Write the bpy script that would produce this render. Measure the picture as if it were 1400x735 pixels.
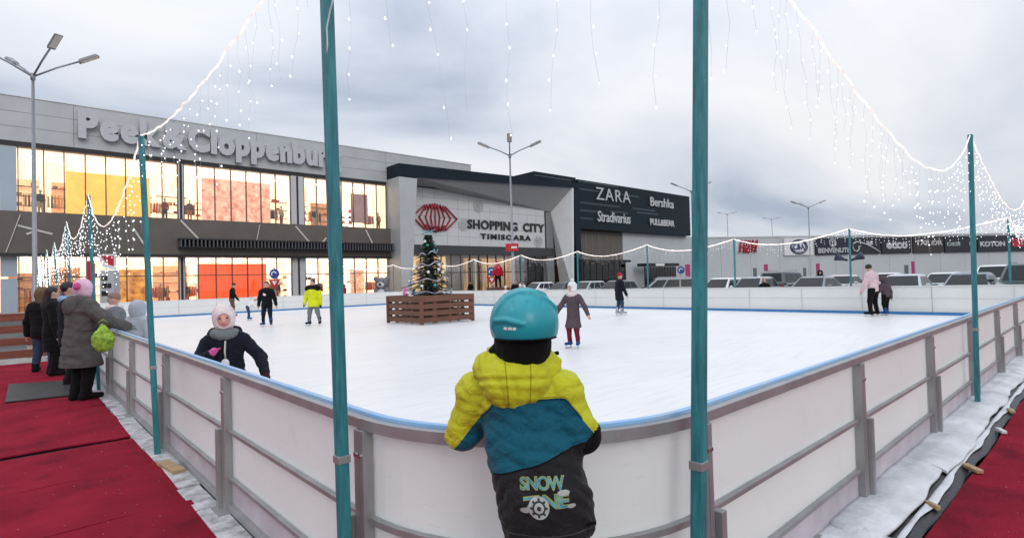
import bpy, bmesh, math, random
import numpy as np
from mathutils import Matrix, Vector, Euler

# ------------------------------------------------------------------ camera, sky, sun, exposure
scene = bpy.context.scene
for o in list(bpy.data.objects):
    bpy.data.objects.remove(o)
COL = scene.collection
FPX, PCX, PCY, CAMH = 754.0, 700.0, 367.5, 1.5
ROT = np.array([[0.7405684, 0.00668383, -0.67194774],
                [-0.67135474, -0.03580136, -0.74027095],
                [-0.02900449, 0.99933657, -0.02202614]])
_u, _s, _vt = np.linalg.svd(ROT)
ROT = _u @ _vt
cam_d = bpy.data.cameras.new('camera')
cam = bpy.data.objects.new('camera', cam_d)
COL.objects.link(cam)
cam_d.sensor_width = 36.0
cam_d.lens = 36.0 * FPX / 1400.0
cam_d.clip_start = 0.05
cam_d.clip_end = 4000.0
mw = Matrix([[*ROT[0], 0], [*ROT[1], 0], [*ROT[2], CAMH], [0, 0, 0, 1]])
cam.matrix_world = mw
scene.camera = cam
scene.render.resolution_x, scene.render.resolution_y = 1024, 537
scene.view_settings.view_transform = 'Standard'
scene.view_settings.look = 'None'
scene.view_settings.gamma = 1.0
scene.view_settings.exposure = EXPOSURE = 0.29

SUN_EL, SUN_AZ = 28.0, 200.0      # degrees, low winter sun behind cloud
world = bpy.data.worlds.new('World')
scene.world = world
world.use_nodes = True
wn, wl = world.node_tree.nodes, world.node_tree.links
wn.clear()
w_out = wn.new('ShaderNodeOutputWorld')
w_bg = wn.new('ShaderNodeBackground')
w_bg.inputs['Strength'].default_value = 0.1
sky = wn.new('ShaderNodeTexSky')
sky.sky_type = 'NISHITA'
sky.sun_disc = False
sky.sun_elevation = math.radians(SUN_EL)
sky.sun_rotation = math.radians(SUN_AZ)
tc = wn.new('ShaderNodeTexCoord')
sep = wn.new('ShaderNodeSeparateXYZ')
wl.new(tc.outputs['Generated'], sep.inputs[0])


def wmath(op, a, b=None, clamp=False):
    n = wn.new('ShaderNodeMath')
    n.operation = op
    n.use_clamp = clamp
    for i, v in enumerate((a, b)):
        if v is None:
            continue
        if isinstance(v, (int, float)):
            n.inputs[i].default_value = v
        else:
            wl.new(v, n.inputs[i])
    return n.outputs[0]


zc = wmath('MAXIMUM', sep.outputs[2], 0.0)
den = wmath('ADD', zc, 0.16)
comb = wn.new('ShaderNodeCombineXYZ')
wl.new(wmath('DIVIDE', sep.outputs[0], den), comb.inputs[0])
wl.new(wmath('DIVIDE', sep.outputs[1], den), comb.inputs[1])
wmap = wn.new('ShaderNodeMapping')
wmap.inputs['Rotation'].default_value = (0, 0, math.radians(-47.8))
wmap.inputs['Scale'].default_value = (1.0, 1.9, 1.0)
wmap.inputs['Location'].default_value = (2.55, 4.6, 0.0)
wl.new(comb.outputs[0], wmap.inputs[0])
n1 = wn.new('ShaderNodeTexNoise')
n1.inputs['Scale'].default_value = 0.42
n1.inputs['Detail'].default_value = 6.0
n1.inputs['Roughness'].default_value = 0.5
n1.inputs['Distortion'].default_value = 0.35
wl.new(wmap.outputs[0], n1.inputs['Vector'])
ramp = wn.new('ShaderNodeValToRGB')
cr = ramp.color_ramp
cr.elements[0].position = 0.35
cr.elements[0].color = (3.6, 4.15, 5.1, 1)
cr.elements[1].position = 0.64
cr.elements[1].color = (7.7, 7.7, 7.9, 1)
e = cr.elements.new(0.47)
e.color = (5.8, 6.15, 6.85, 1)
wl.new(n1.outputs['Fac'], ramp.inputs[0])
# an overcast dome is about three times brighter overhead than at the horizon
domef = wmath('ADD', wmath('MULTIPLY', wmath('MULTIPLY', zc, zc), 1.15), wmath('ADD', wmath('MULTIPLY', zc, 0.1), 0.92))
sc_ = wn.new('ShaderNodeVectorMath')
sc_.operation = 'SCALE'
wl.new(ramp.outputs[0], sc_.inputs[0])
wl.new(domef, sc_.inputs['Scale'])
wmix = wn.new('ShaderNodeMixRGB')
wmix.inputs[0].default_value = 0.95
wl.new(sky.outputs[0], wmix.inputs[1])
wl.new(sc_.outputs[0], wmix.inputs[2])
wl.new(wmix.outputs[0], w_bg.inputs[0])
wl.new(w_bg.outputs[0], w_out.inputs[0])

sun_d = bpy.data.lights.new('sun', 'SUN')
sun_d.energy = 0.55
sun_d.angle = math.radians(25)
sun_d.color = (1.0, 0.93, 0.86)
sun_o = bpy.data.objects.new('sun', sun_d)
COL.objects.link(sun_o)
_az = math.radians(250)
_dir = Vector((math.cos(_az) * math.cos(math.radians(SUN_EL)), math.sin(_az) * math.cos(math.radians(SUN_EL)), math.sin(math.radians(SUN_EL))))
sun_o.rotation_euler = _dir.to_track_quat('Z', 'Y').to_euler()
sun_o.location = (0, 0, 30)
sky.sun_rotation = math.radians(90) - _az

R = math.radians
rnd = random.Random(7)


# ------------------------------------------------------------------ pixel -> place helpers
def pray(x, y):
    v = np.array([x - PCX, PCY - y, -FPX])
    return ROT @ (v / np.linalg.norm(v))


def gnd(x, y, z=0.0):
    r = pray(x, y)
    t = (z - CAMH) / r[2]
    return (r[0] * t, r[1] * t)


def at_y(x, y, Y):
    r = pray(x, y)
    t = Y / r[1]
    return Vector((r[0] * t, Y, r[2] * t + CAMH))


def at_x(x, y, X):
    r = pray(x, y)
    t = X / r[0]
    return Vector((X, r[1] * t, r[2] * t + CAMH))


FWD = ROT @ np.array([0, 0, -1.0])
RGT = np.array([ROT[0, 0], ROT[1, 0], 0.0]) / math.hypot(ROT[0, 0], ROT[1, 0])
CAM_AZ = math.degrees(math.atan2(FWD[1], FWD[0]))


def at_d(x, y, d):
    r = pray(x, y)
    r = r / (r @ FWD) * d
    return Vector((r[0], r[1], r[2] + CAMH))


# ------------------------------------------------------------------ materials
MATS = {}


def mat(name, col, rough=0.6, metal=0.0, var=0.12, vscale=4.0, bump=0.0, bscale=60.0, emit=None, spec=0.5, coat=0.0, col2=None, stretch=None, trans=0.0):
    if name in MATS:
        return MATS[name]
    m = bpy.data.materials.new(name)
    m.use_nodes = True
    nt = m.node_tree
    b = nt.nodes['Principled BSDF']
    b.inputs['Roughness'].default_value = rough
    b.inputs['Metallic'].default_value = metal
    b.inputs['Specular IOR Level'].default_value = spec
    if coat:
        b.inputs['Coat Weight'].default_value = coat
        b.inputs['Coat Roughness'].default_value = 0.1
    if trans:
        b.inputs['Transmission Weight'].default_value = trans
    c = (*col, 1)
    t = nt.nodes.new('ShaderNodeTexCoord')
    mp = nt.nodes.new('ShaderNodeMapping')
    nt.links.new(t.outputs['Object'], mp.inputs[0])
    if stretch:
        mp.inputs['Scale'].default_value = stretch
    if var > 0:
        nz = nt.nodes.new('ShaderNodeTexNoise')
        nz.inputs['Scale'].default_value = vscale
        nz.inputs['Detail'].default_value = 5.0
        nz.inputs['Roughness'].default_value = 0.6
        nt.links.new(mp.outputs[0], nz.inputs['Vector'])
        rp = nt.nodes.new('ShaderNodeValToRGB')
        d2 = col2 if col2 else tuple(max(0, x * (1 - var)) for x in col)
        l2 = tuple(min(1, x * (1 + var)) for x in col)
        rp.color_ramp.elements[0].position = 0.32
        rp.color_ramp.elements[0].color = (*d2, 1)
        rp.color_ramp.elements[1].position = 0.68
        rp.color_ramp.elements[1].color = (*l2, 1)
        nt.links.new(nz.outputs['Fac'], rp.inputs[0])
        nt.links.new(rp.outputs[0], b.inputs['Base Color'])
        if emit:
            nt.links.new(rp.outputs[0], b.inputs['Emission Color'])
    else:
        b.inputs['Base Color'].default_value = c
        if emit:
            b.inputs['Emission Color'].default_value = c
    if emit:
        b.inputs['Emission Strength'].default_value = emit
    if bump > 0:
        nb = nt.nodes.new('ShaderNodeTexNoise')
        nb.inputs['Scale'].default_value = bscale
        nb.inputs['Detail'].default_value = 4.0
        nt.links.new(mp.outputs[0], nb.inputs['Vector'])
        bm_ = nt.nodes.new('ShaderNodeBump')
        bm_.inputs['Strength'].default_value = bump
        bm_.inputs['Distance'].default_value = 0.02
        nt.links.new(nb.outputs['Fac'], bm_.inputs['Height'])
        nt.links.new(bm_.outputs[0], b.inputs['Normal'])
    MATS[name] = m
    return m


def glass_mat(name, tint=(0.9, 0.95, 1.0), gloss=0.12, rough=0.03):
    if name in MATS:
        return MATS[name]
    m = bpy.data.materials.new(name)
    m.use_nodes = True
    nt = m.node_tree
    nt.nodes.clear()
    o = nt.nodes.new('ShaderNodeOutputMaterial')
    mx = nt.nodes.new('ShaderNodeMixShader')
    tr = nt.nodes.new('ShaderNodeBsdfTransparent')
    tr.inputs[0].default_value = (*tint, 1)
    gl = nt.nodes.new('ShaderNodeBsdfGlossy')
    gl.inputs['Roughness'].default_value = rough
    fr = nt.nodes.new('ShaderNodeFresnel')
    fr.inputs[0].default_value = 1.45
    ad = nt.nodes.new('ShaderNodeMath')
    ad.operation = 'ADD'
    ad.inputs[1].default_value = gloss - 0.04
    nt.links.new(fr.outputs[0], ad.inputs[0])
    nt.links.new(ad.outputs[0], mx.inputs[0])
    nt.links.new(tr.outputs[0], mx.inputs[1])
    nt.links.new(gl.outputs[0], mx.inputs[2])
    nt.links.new(mx.outputs[0], o.inputs[0])
    MATS[name] = m
    return m


# ------------------------------------------------------------------ mesh builder
class MB:
    def __init__(self):
        self.v, self.f, self.m = [], [], []

    def add(self, vs, fs, mi=0):
        n = len(self.v)
        self.v += [tuple(p) for p in vs]
        self.f += [tuple(i + n for i in q) for q in fs]
        self.m += [mi] * len(fs)
        return self

    def box(self, c, s, rz=0.0, mi=0, rot=None, taper=1.0):
        hx, hy, hz = s[0] / 2, s[1] / 2, s[2] / 2
        mt = rot if rot is not None else Matrix.Rotation(rz, 3, 'Z')
        vs = []
        for z in (-1, 1):
            k = taper if z > 0 else 1.0
            for x, y in ((-1, -1), (1, -1), (1, 1), (-1, 1)):
                vs.append(Vector(c) + mt @ Vector((x * hx * k, y * hy * k, z * hz)))
        return self.add(vs, [(3, 2, 1, 0), (4, 5, 6, 7), (0, 1, 5, 4), (1, 2, 6, 5), (2, 3, 7, 6), (3, 0, 4, 7)], mi)

    def bx(self, x0, x1, y0, y1, z0, z1, mi=0):
        return self.box(((x0 + x1) / 2, (y0 + y1) / 2, (z0 + z1) / 2), (x1 - x0, y1 - y0, z1 - z0), mi=mi)

    def beam(self, a, b, w, h, mi=0):
        a, b = Vector(a), Vector(b)
        d = (b - a).normalized()
        up = Vector((0, 0, 1)) if abs(d.z) < 0.95 else Vector((0, 1, 0))
        s = d.cross(up).normalized()
        u = s.cross(d).normalized()
        vs = []
        for p in (a, b):
            for i, j in ((-1, -1), (1, -1), (1, 1), (-1, 1)):
                vs.append(p + s * (i * w / 2) + u * (j * h / 2))
        return self.add(vs, [(0, 1, 2, 3), (7, 6, 5, 4), (0, 4, 5, 1), (1, 5, 6, 2), (2, 6, 7, 3), (3, 7, 4, 0)], mi)

    def tube(self, path, r, n=8, mi=0, caps=True):
        path = [Vector(p) for p in path]
        k = len(path)
        rs = r if isinstance(r, (list, tuple)) else [r] * k
        vs, fs = [], []
        ref = Vector((0, 0, 1))
        for i, p in enumerate(path):
            d = (path[min(i + 1, k - 1)] - path[max(i - 1, 0)])
            d = d.normalized() if d.length > 1e-9 else Vector((0, 0, 1))
            a = d.cross(ref)
            if a.length < 0.05:
                a = d.cross(Vector((1, 0, 0)))
            a.normalize()
            b = a.cross(d).normalized()
            for j in range(n):
                t = 2 * math.pi * j / n
                vs.append(p + a * (math.cos(t) * rs[i]) + b * (math.sin(t) * rs[i]))
        for i in range(k - 1):
            for j in range(n):
                j2 = (j + 1) % n
                fs.append((i * n + j, i * n + j2, (i + 1) * n + j2, (i + 1) * n + j))
        if caps:
            fs.append(tuple(range(n))[::-1])
            fs.append(tuple((k - 1) * n + j for j in range(n)))
        return self.add(vs, fs, mi)

    def cyl(self, c, r, h, n=16, mi=0, r2=None):
        c = Vector(c)
        return self.tube([c, c + Vector((0, 0, h))], [r, r if r2 is None else r2], n, mi)

    def sphere(self, c, r, seg=8, rings=6, mi=0, sc=(1, 1, 1)):
        vs, fs = [], []
        c = Vector(c)
        for i in range(1, rings):
            t = math.pi * i / rings
            for j in range(seg):
                p = 2 * math.pi * j / seg
                vs.append((c.x + sc[0] * r * math.sin(t) * math.cos(p), c.y + sc[1] * r * math.sin(t) * math.sin(p), c.z + sc[2] * r * math.cos(t)))
        top, bot = len(vs), len(vs) + 1
        vs += [(c.x, c.y, c.z + sc[2] * r), (c.x, c.y, c.z - sc[2] * r)]
        for i in range(rings - 2):
            for j in range(seg):
                j2 = (j + 1) % seg
                fs.append((i * seg + j, (i + 1) * seg + j, (i + 1) * seg + j2, i * seg + j2))
        for j in range(seg):
            j2 = (j + 1) % seg
            fs.append((top, j, j2))
            fs.append((bot, (rings - 2) * seg + j2, (rings - 2) * seg + j))
        return self.add(vs, fs, mi)

    def octa(self, c, r, mi=0):
        x, y, z = c
        return self.add([(x + r, y, z), (x - r, y, z), (x, y + r, z), (x, y - r, z), (x, y, z + r * 1.3), (x, y, z - r * 1.3)],
                        [(0, 2, 4), (2, 1, 4), (1, 3, 4), (3, 0, 4), (2, 0, 5), (1, 2, 5), (3, 1, 5), (0, 3, 5)], mi)

    def quad(self, a, b, c, d, mi=0):
        return self.add([a, b, c, d], [(0, 1, 2, 3)], mi)

    def slab(self, pts, thick, mi=0):
        """polygon pts (3D, planar) given a thickness along its normal (behind)"""
        pts = [Vector(p) for p in pts]
        nrm = (pts[1] - pts[0]).cross(pts[2] - pts[0]).normalized()
        n = len(pts)
        vs = pts + [p - nrm * thick for p in pts]
        fs = [tuple(range(n)), tuple(range(2 * n - 1, n - 1, -1))]
        for i in range(n):
            j = (i + 1) % n
            fs.append((i, i + n, j + n, j))
        return self.add(vs, fs, mi)

    def mesh(self, name, mats, smooth=False, bevel=0.0):
        me = bpy.data.meshes.new(name)
        me.from_pydata(self.v, [], self.f)
        for m in (mats if isinstance(mats, (list, tuple)) else [mats]):
            me.materials.append(m)
        if any(self.m):
            me.polygons.foreach_set('material_index', self.m)
        if bevel > 0:
            b = bmesh.new()
            b.from_mesh(me)
            bmesh.ops.bevel(b, geom=list(b.edges), offset=bevel, segments=2, affect='EDGES', profile=0.5)
            b.to_mesh(me)
            b.free()
        if smooth:
            me.polygons.foreach_set('use_smooth', [True] * len(me.polygons))
        me.update()
        return me

    def build(self, name, mats, parent=None, smooth=False, bevel=0.0):
        return link(name, self.mesh(name, mats, smooth, bevel), parent)


def link(name, data, parent=None, loc=None, rot=None):
    o = bpy.data.objects.new(name, data)
    COL.objects.link(o)
    if parent is not None:
        o.parent = parent
    if loc is not None:
        o.location = loc
    if rot is not None:
        o.rotation_euler = rot
    return o


def thing(name, label, cat, loc=(0, 0, 0), rz=0.0, group=None):
    o = link(name, None, None, loc, (0, 0, rz))
    o.empty_display_size = 0.2
    return tag(o, label, cat, group)


def tag(o, label, cat, group=None):
    o['label'] = label
    o['category'] = cat
    if group:
        o['group'] = group
    return o


def structure(o):
    o['kind'] = 'structure'
    return o


def stuff(o):
    o['kind'] = 'stuff'
    return o


def copy_tree(o, parent=None):
    c = o.copy()
    COL.objects.link(c)
    c.parent = parent
    for ch in list(o.children):
        copy_tree(ch, c)
    return c


def smooth_by_angle(ob, ang=40):
    me = ob.data
    me.polygons.foreach_set('use_smooth', [True] * len(me.polygons))
    try:
        me.set_sharp_from_angle(angle=R(ang))
    except Exception:
        pass


def text_mesh(s, width=None, height=None, extrude=0.02, offset=0.0, space=1.0, shear=0.0, m=None, seg=3):
    """lettering standing in the XZ plane, facing -Y, lower left at the origin"""
    cu = bpy.data.curves.new('lettering', 'FONT')
    cu.body = s
    cu.size = 1.0
    cu.extrude = extrude
    cu.offset = offset
    cu.space_character = space
    cu.shear = shear
    cu.resolution_u = seg
    ob = bpy.data.objects.new('lettering', cu)
    COL.objects.link(ob)
    bpy.context.view_layer.update()
    dg = bpy.context.evaluated_depsgraph_get()
    me = bpy.data.meshes.new_from_object(ob.evaluated_get(dg))
    bpy.data.objects.remove(ob)
    n = len(me.vertices)
    co = np.empty(n * 3)
    me.vertices.foreach_get('co', co)
    co = co.reshape(-1, 3)
    mn, mx = co.min(0), co.max(0)
    sx = sy = 1.0
    if width:
        sx = width / (mx[0] - mn[0])
        sy = sx
    if height:
        sy = height / (mx[1] - mn[1])
        if not width:
            sx = sy
    out = np.empty_like(co)
    out[:, 0] = (co[:, 0] - mn[0]) * sx
    out[:, 2] = (co[:, 1] - mn[1]) * sy
    out[:, 1] = -co[:, 2]
    me.vertices.foreach_set('co', out.ravel())
    me.materials.clear()
    if m:
        me.materials.append(m)
    me.update()
    return me


# ------------------------------------------------------------------ implicit surfaces (one continuous mesh from blended limbs)
def _prim_d(P, pr):
    k = pr[0]
    if k == 'c':          # tapered limb: a, b, ra, rb, (fx, fy) flattening
        a, b, ra, rb = np.array(pr[1], np.float32), np.array(pr[2], np.float32), pr[3], pr[4]
        fl = pr[5] if len(pr) > 5 and pr[5] else (1, 1)
        q = P - a
        ab = b - a
        h = np.clip((q @ ab) / max(float(ab @ ab), 1e-9), 0, 1)
        q = q - h[..., None] * ab
        q = q / np.array([fl[0], fl[1], 1.0], np.float32)
        return (np.sqrt((q * q).sum(-1)) - (ra + h * (rb - ra))) * min(1.0, fl[0], fl[1])
    if k == 'e':          # ellipsoid: centre, radii, rotation (3x3) or None
        q = P - np.array(pr[1], np.float32)
        if len(pr) > 3 and pr[3] is not None:
            q = q @ np.array(pr[3], np.float32)
        r = np.array(pr[2], np.float32)
        k0 = np.sqrt(((q / r) ** 2).sum(-1))
        k1 = np.sqrt(((q / (r * r)) ** 2).sum(-1)) + 1e-9
        return k0 * (k0 - 1.0) / k1
    if k == 'b':          # rounded box: centre, half sizes, radius, rotation
        q = P - np.array(pr[1], np.float32)
        if len(pr) > 4 and pr[4] is not None:
            q = q @ np.array(pr[4], np.float32)
        w = np.abs(q) - (np.array(pr[2], np.float32) - pr[3])
        return np.sqrt((np.maximum(w, 0) ** 2).sum(-1)) + np.minimum(w.max(-1), 0) - pr[3]
    if k == 'h':          # half space: point, outward normal
        return (P - np.array(pr[1], np.float32)) @ np.array(pr[2], np.float32)
    raise ValueError(k)


def _bounds(pr):
    k = pr[0]
    if k == 'c':
        a, b = np.array(pr[1]), np.array(pr[2])
        r = max(pr[3], pr[4]) * (max(1, *(pr[5])) if len(pr) > 5 and pr[5] else 1)
        return np.minimum(a, b) - r, np.maximum(a, b) + r
    r = max(pr[2])
    if k == 'b':
        r = float(np.linalg.norm(pr[2]))
    return np.array(pr[1]) - r, np.array(pr[1]) + r


def _smin(a, b, k):
    if k <= 0:
        return np.minimum(a, b)
    h = np.clip(0.5 + 0.5 * (b - a) / k, 0, 1)
    return b * (1 - h) + a * h - k * h * (1 - h)


def _wob(P, amp, freq, seed, aniso=None):
    if aniso is not None:
        P = P * np.array(aniso, np.float32)
    rs = np.random.RandomState(seed)
    out = 0
    for i in range(5):
        d = rs.normal(size=3)
        d /= np.linalg.norm(d)
        ph = rs.uniform(0, 6.28)
        d2 = rs.normal(size=3)
        w = np.sin(P @ (d * freq * (0.7 + 0.35 * i)).astype(np.float32) + ph + 1.3 * np.sin(P @ (d2 * freq * 0.5).astype(np.float32)))
        out = out + (1.0 - 2.0 * np.abs(w) ** 0.8)
    return (amp / 5.0 * out).astype(np.float32)


def implicit(groups, voxel, ksoft=0.03, khard=0.006, folds=None, seed=1, subs=(), ks=None):
    ks = ks or {}
    """groups: ordered dict label -> list of primitives. Returns verts, quads, face label index"""
    labels = list(groups)
    cuts = {l: [p for p in groups[l] if p[0] == 'h'] for l in labels}
    groups = {l: [p for p in groups[l] if p[0] != 'h'] for l in labels}
    prims = [(li, p) for li, l in enumerate(labels) for p in groups[l]]
    lo = np.min([_bounds(p)[0] for _, p in prims], axis=0) - 3 * voxel
    hi = np.max([_bounds(p)[1] for _, p in prims], axis=0) + 3 * voxel
    n = np.ceil((hi - lo) / voxel).astype(int) + 1
    ax = [(lo[i] + voxel * np.arange(n[i])).astype(np.float32) for i in range(3)]
    D = np.full(n, 0.2, np.float32)
    folds = folds or {}
    for li, l in enumerate(labels):
        G = np.full(n, 0.2, np.float32)
        for p in groups[l]:
            a, b = _bounds(p)
            mrg = ksoft * 1.2 + 3 * voxel
            i0 = np.clip(np.floor((a - mrg - lo) / voxel).astype(int), 0, n - 1)
            i1 = np.clip(np.ceil((b + mrg - lo) / voxel).astype(int) + 1, 1, n)
            sl = tuple(slice(i0[k], i1[k]) for k in range(3))
            P = np.stack(np.meshgrid(ax[0][sl[0]], ax[1][sl[1]], ax[2][sl[2]], indexing='ij'), -1)
            G[sl] = _smin(G[sl], _prim_d(P, p).astype(np.float32), ks.get(l, ksoft))
        if l in folds:
            amp, fr = folds[l][:2]
            an_ = folds[l][2] if len(folds[l]) > 2 else None
            msk = np.abs(G) < amp * 2 + 2 * voxel
            idx = np.nonzero(msk)
            P = np.stack([ax[0][idx[0]], ax[1][idx[1]], ax[2][idx[2]]], -1)
            G[idx] += _wob(P, amp, fr, seed + li, an_)
        for cp in cuts[l]:
            P = np.stack(np.meshgrid(*ax, indexing='ij'), -1)
            G = np.maximum(G, _prim_d(P, cp).astype(np.float32))
        D = _smin(D, G, khard)
    for s in subs:
        P = np.stack(np.meshgrid(*ax, indexing='ij'), -1)
        D = np.maximum(D, -_prim_d(P, s).astype(np.float32))
    # surface nets
    S = D < 0
    nx, ny, nz = n
    cnt = np.zeros((nx - 1, ny - 1, nz - 1), np.int8)
    for dx in (0, 1):
        for dy in (0, 1):
            for dz in (0, 1):
                cnt += S[dx:nx - 1 + dx, dy:ny - 1 + dy, dz:nz - 1 + dz]
    act = (cnt > 0) & (cnt < 8)
    I, J, K = np.nonzero(act)
    vid = np.full(act.shape, -1, np.int64)
    vid[I, J, K] = np.arange(len(I))
    acc = np.zeros((len(I), 3))
    c = np.zeros(len(I))
    corners = [(x, y, z) for x in (0, 1) for y in (0, 1) for z in (0, 1)]
    for a in corners:
        for k in range(3):
            if a[k] == 1:
                continue
            b = list(a)
            b[k] = 1
            da = D[I + a[0], J + a[1], K + a[2]]
            db = D[I + b[0], J + b[1], K + b[2]]
            m = (da < 0) != (db < 0)
            t = np.where(m, da / np.where(m, da - db, 1), 0)
            p = np.tile(np.array(a, float), (len(I), 1))
            p[:, k] += t
            acc[m] += p[m]
            c[m] += 1
    V = lo + voxel * (np.stack([I, J, K], -1) + acc / c[:, None])
    quads = []
    for k in range(3):
        u, w = [(1, 2), (2, 0), (0, 1)][k]
        sl0 = [slice(None)] * 3
        sl1 = [slice(None)] * 3
        sl0[k] = slice(0, n[k] - 1)
        sl1[k] = slice(1, n[k])
        s0, s1 = S[tuple(sl0)], S[tuple(sl1)]
        e = np.stack(np.nonzero(s0 != s1), -1)
        ok = (e[:, u] > 0) & (e[:, w] > 0) & (e[:, u] < n[u] - 1) & (e[:, w] < n[w] - 1)
        e = e[ok]
        sgn = s0[e[:, 0], e[:, 1], e[:, 2]]
        q = []
        for du, dw in ((-1, -1), (0, -1), (0, 0), (-1, 0)):
            cc = e.copy()
            cc[:, u] += du
            cc[:, w] += dw
            q.append(vid[cc[:, 0], cc[:, 1], cc[:, 2]])
        q = np.stack(q, -1)
        q[~sgn] = q[~sgn][:, ::-1]
        quads.append(q)
    Q = np.concatenate(quads)
    cen = V[Q].mean(1).astype(np.float32)
    best = np.full(len(cen), 9.0)
    lab = np.zeros(len(cen), int)
    for li, l in enumerate(labels):
        d = np.full(len(cen), 0.3, np.float32)
        for p in groups[l]:
            d = _smin(d, _prim_d(cen, p).astype(np.float32), ks.get(l, ksoft))
        for cp in cuts[l]:
            d = np.maximum(d, _prim_d(cen, cp).astype(np.float32))
        m = d < best
        best[m] = d[m]
        lab[m] = li
    return V, Q, lab


def implicit_obj(name, groups, mats, parent, voxel, **kw):
    V, Q, lab = implicit(groups, voxel, **kw)
    me = bpy.data.meshes.new(name)
    me.from_pydata(V.tolist(), [], Q.tolist())
    for l in groups:
        me.materials.append(mats[l])
    me.polygons.foreach_set('material_index', lab.tolist())
    me.polygons.foreach_set('use_smooth', [True] * len(me.polygons))
    me.update()
    return link(name, me, parent)


# ------------------------------------------------------------------ people
CLOTH = {}


def cloth(name, col, rough=0.85, var=0.16, bump=0.25, vs=9.0, bs=140.0, sheen=0.03):
    m = mat('cloth_' + name, col, rough, 0, var, vs, bump, bs)
    m.node_tree.nodes['Principled BSDF'].inputs['Sheen Weight'].default_value = sheen
    m.node_tree.nodes['Principled BSDF'].inputs['Specular IOR Level'].default_value = 0.15
    return m


SKIN = mat('skin', (0.56, 0.33, 0.25), 0.5, 0, 0.08, 12)
SKIN_P = mat('skin_rosy', (0.62, 0.31, 0.25), 0.5, 0, 0.10, 12)
EYE = mat('eye_dark', (0.02, 0.015, 0.012), 0.2, 0, 0)
LIP = mat('lips', (0.45, 0.13, 0.12), 0.45, 0, 0)
STEEL = mat('blade_steel', (0.55, 0.57, 0.6), 0.25, 1.0, 0.1)


def ik(a, b, l1, l2, hint):
    a, b = np.array(a, float), np.array(b, float)
    d = b - a
    L = np.linalg.norm(d)
    mx = (l1 + l2) * 0.995
    if L > mx:
        b = a + d / L * mx
        d = b - a
        L = mx
    u = d / L
    x = (l1 * l1 - l2 * l2 + L * L) / (2 * L)
    hgt = math.sqrt(max(l1 * l1 - x * x, 0))
    hv = np.array(hint, float)
    hv = hv - (hv @ u) * u
    hv /= max(np.linalg.norm(hv), 1e-6)
    return a + u * x + hv * hgt, b


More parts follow.
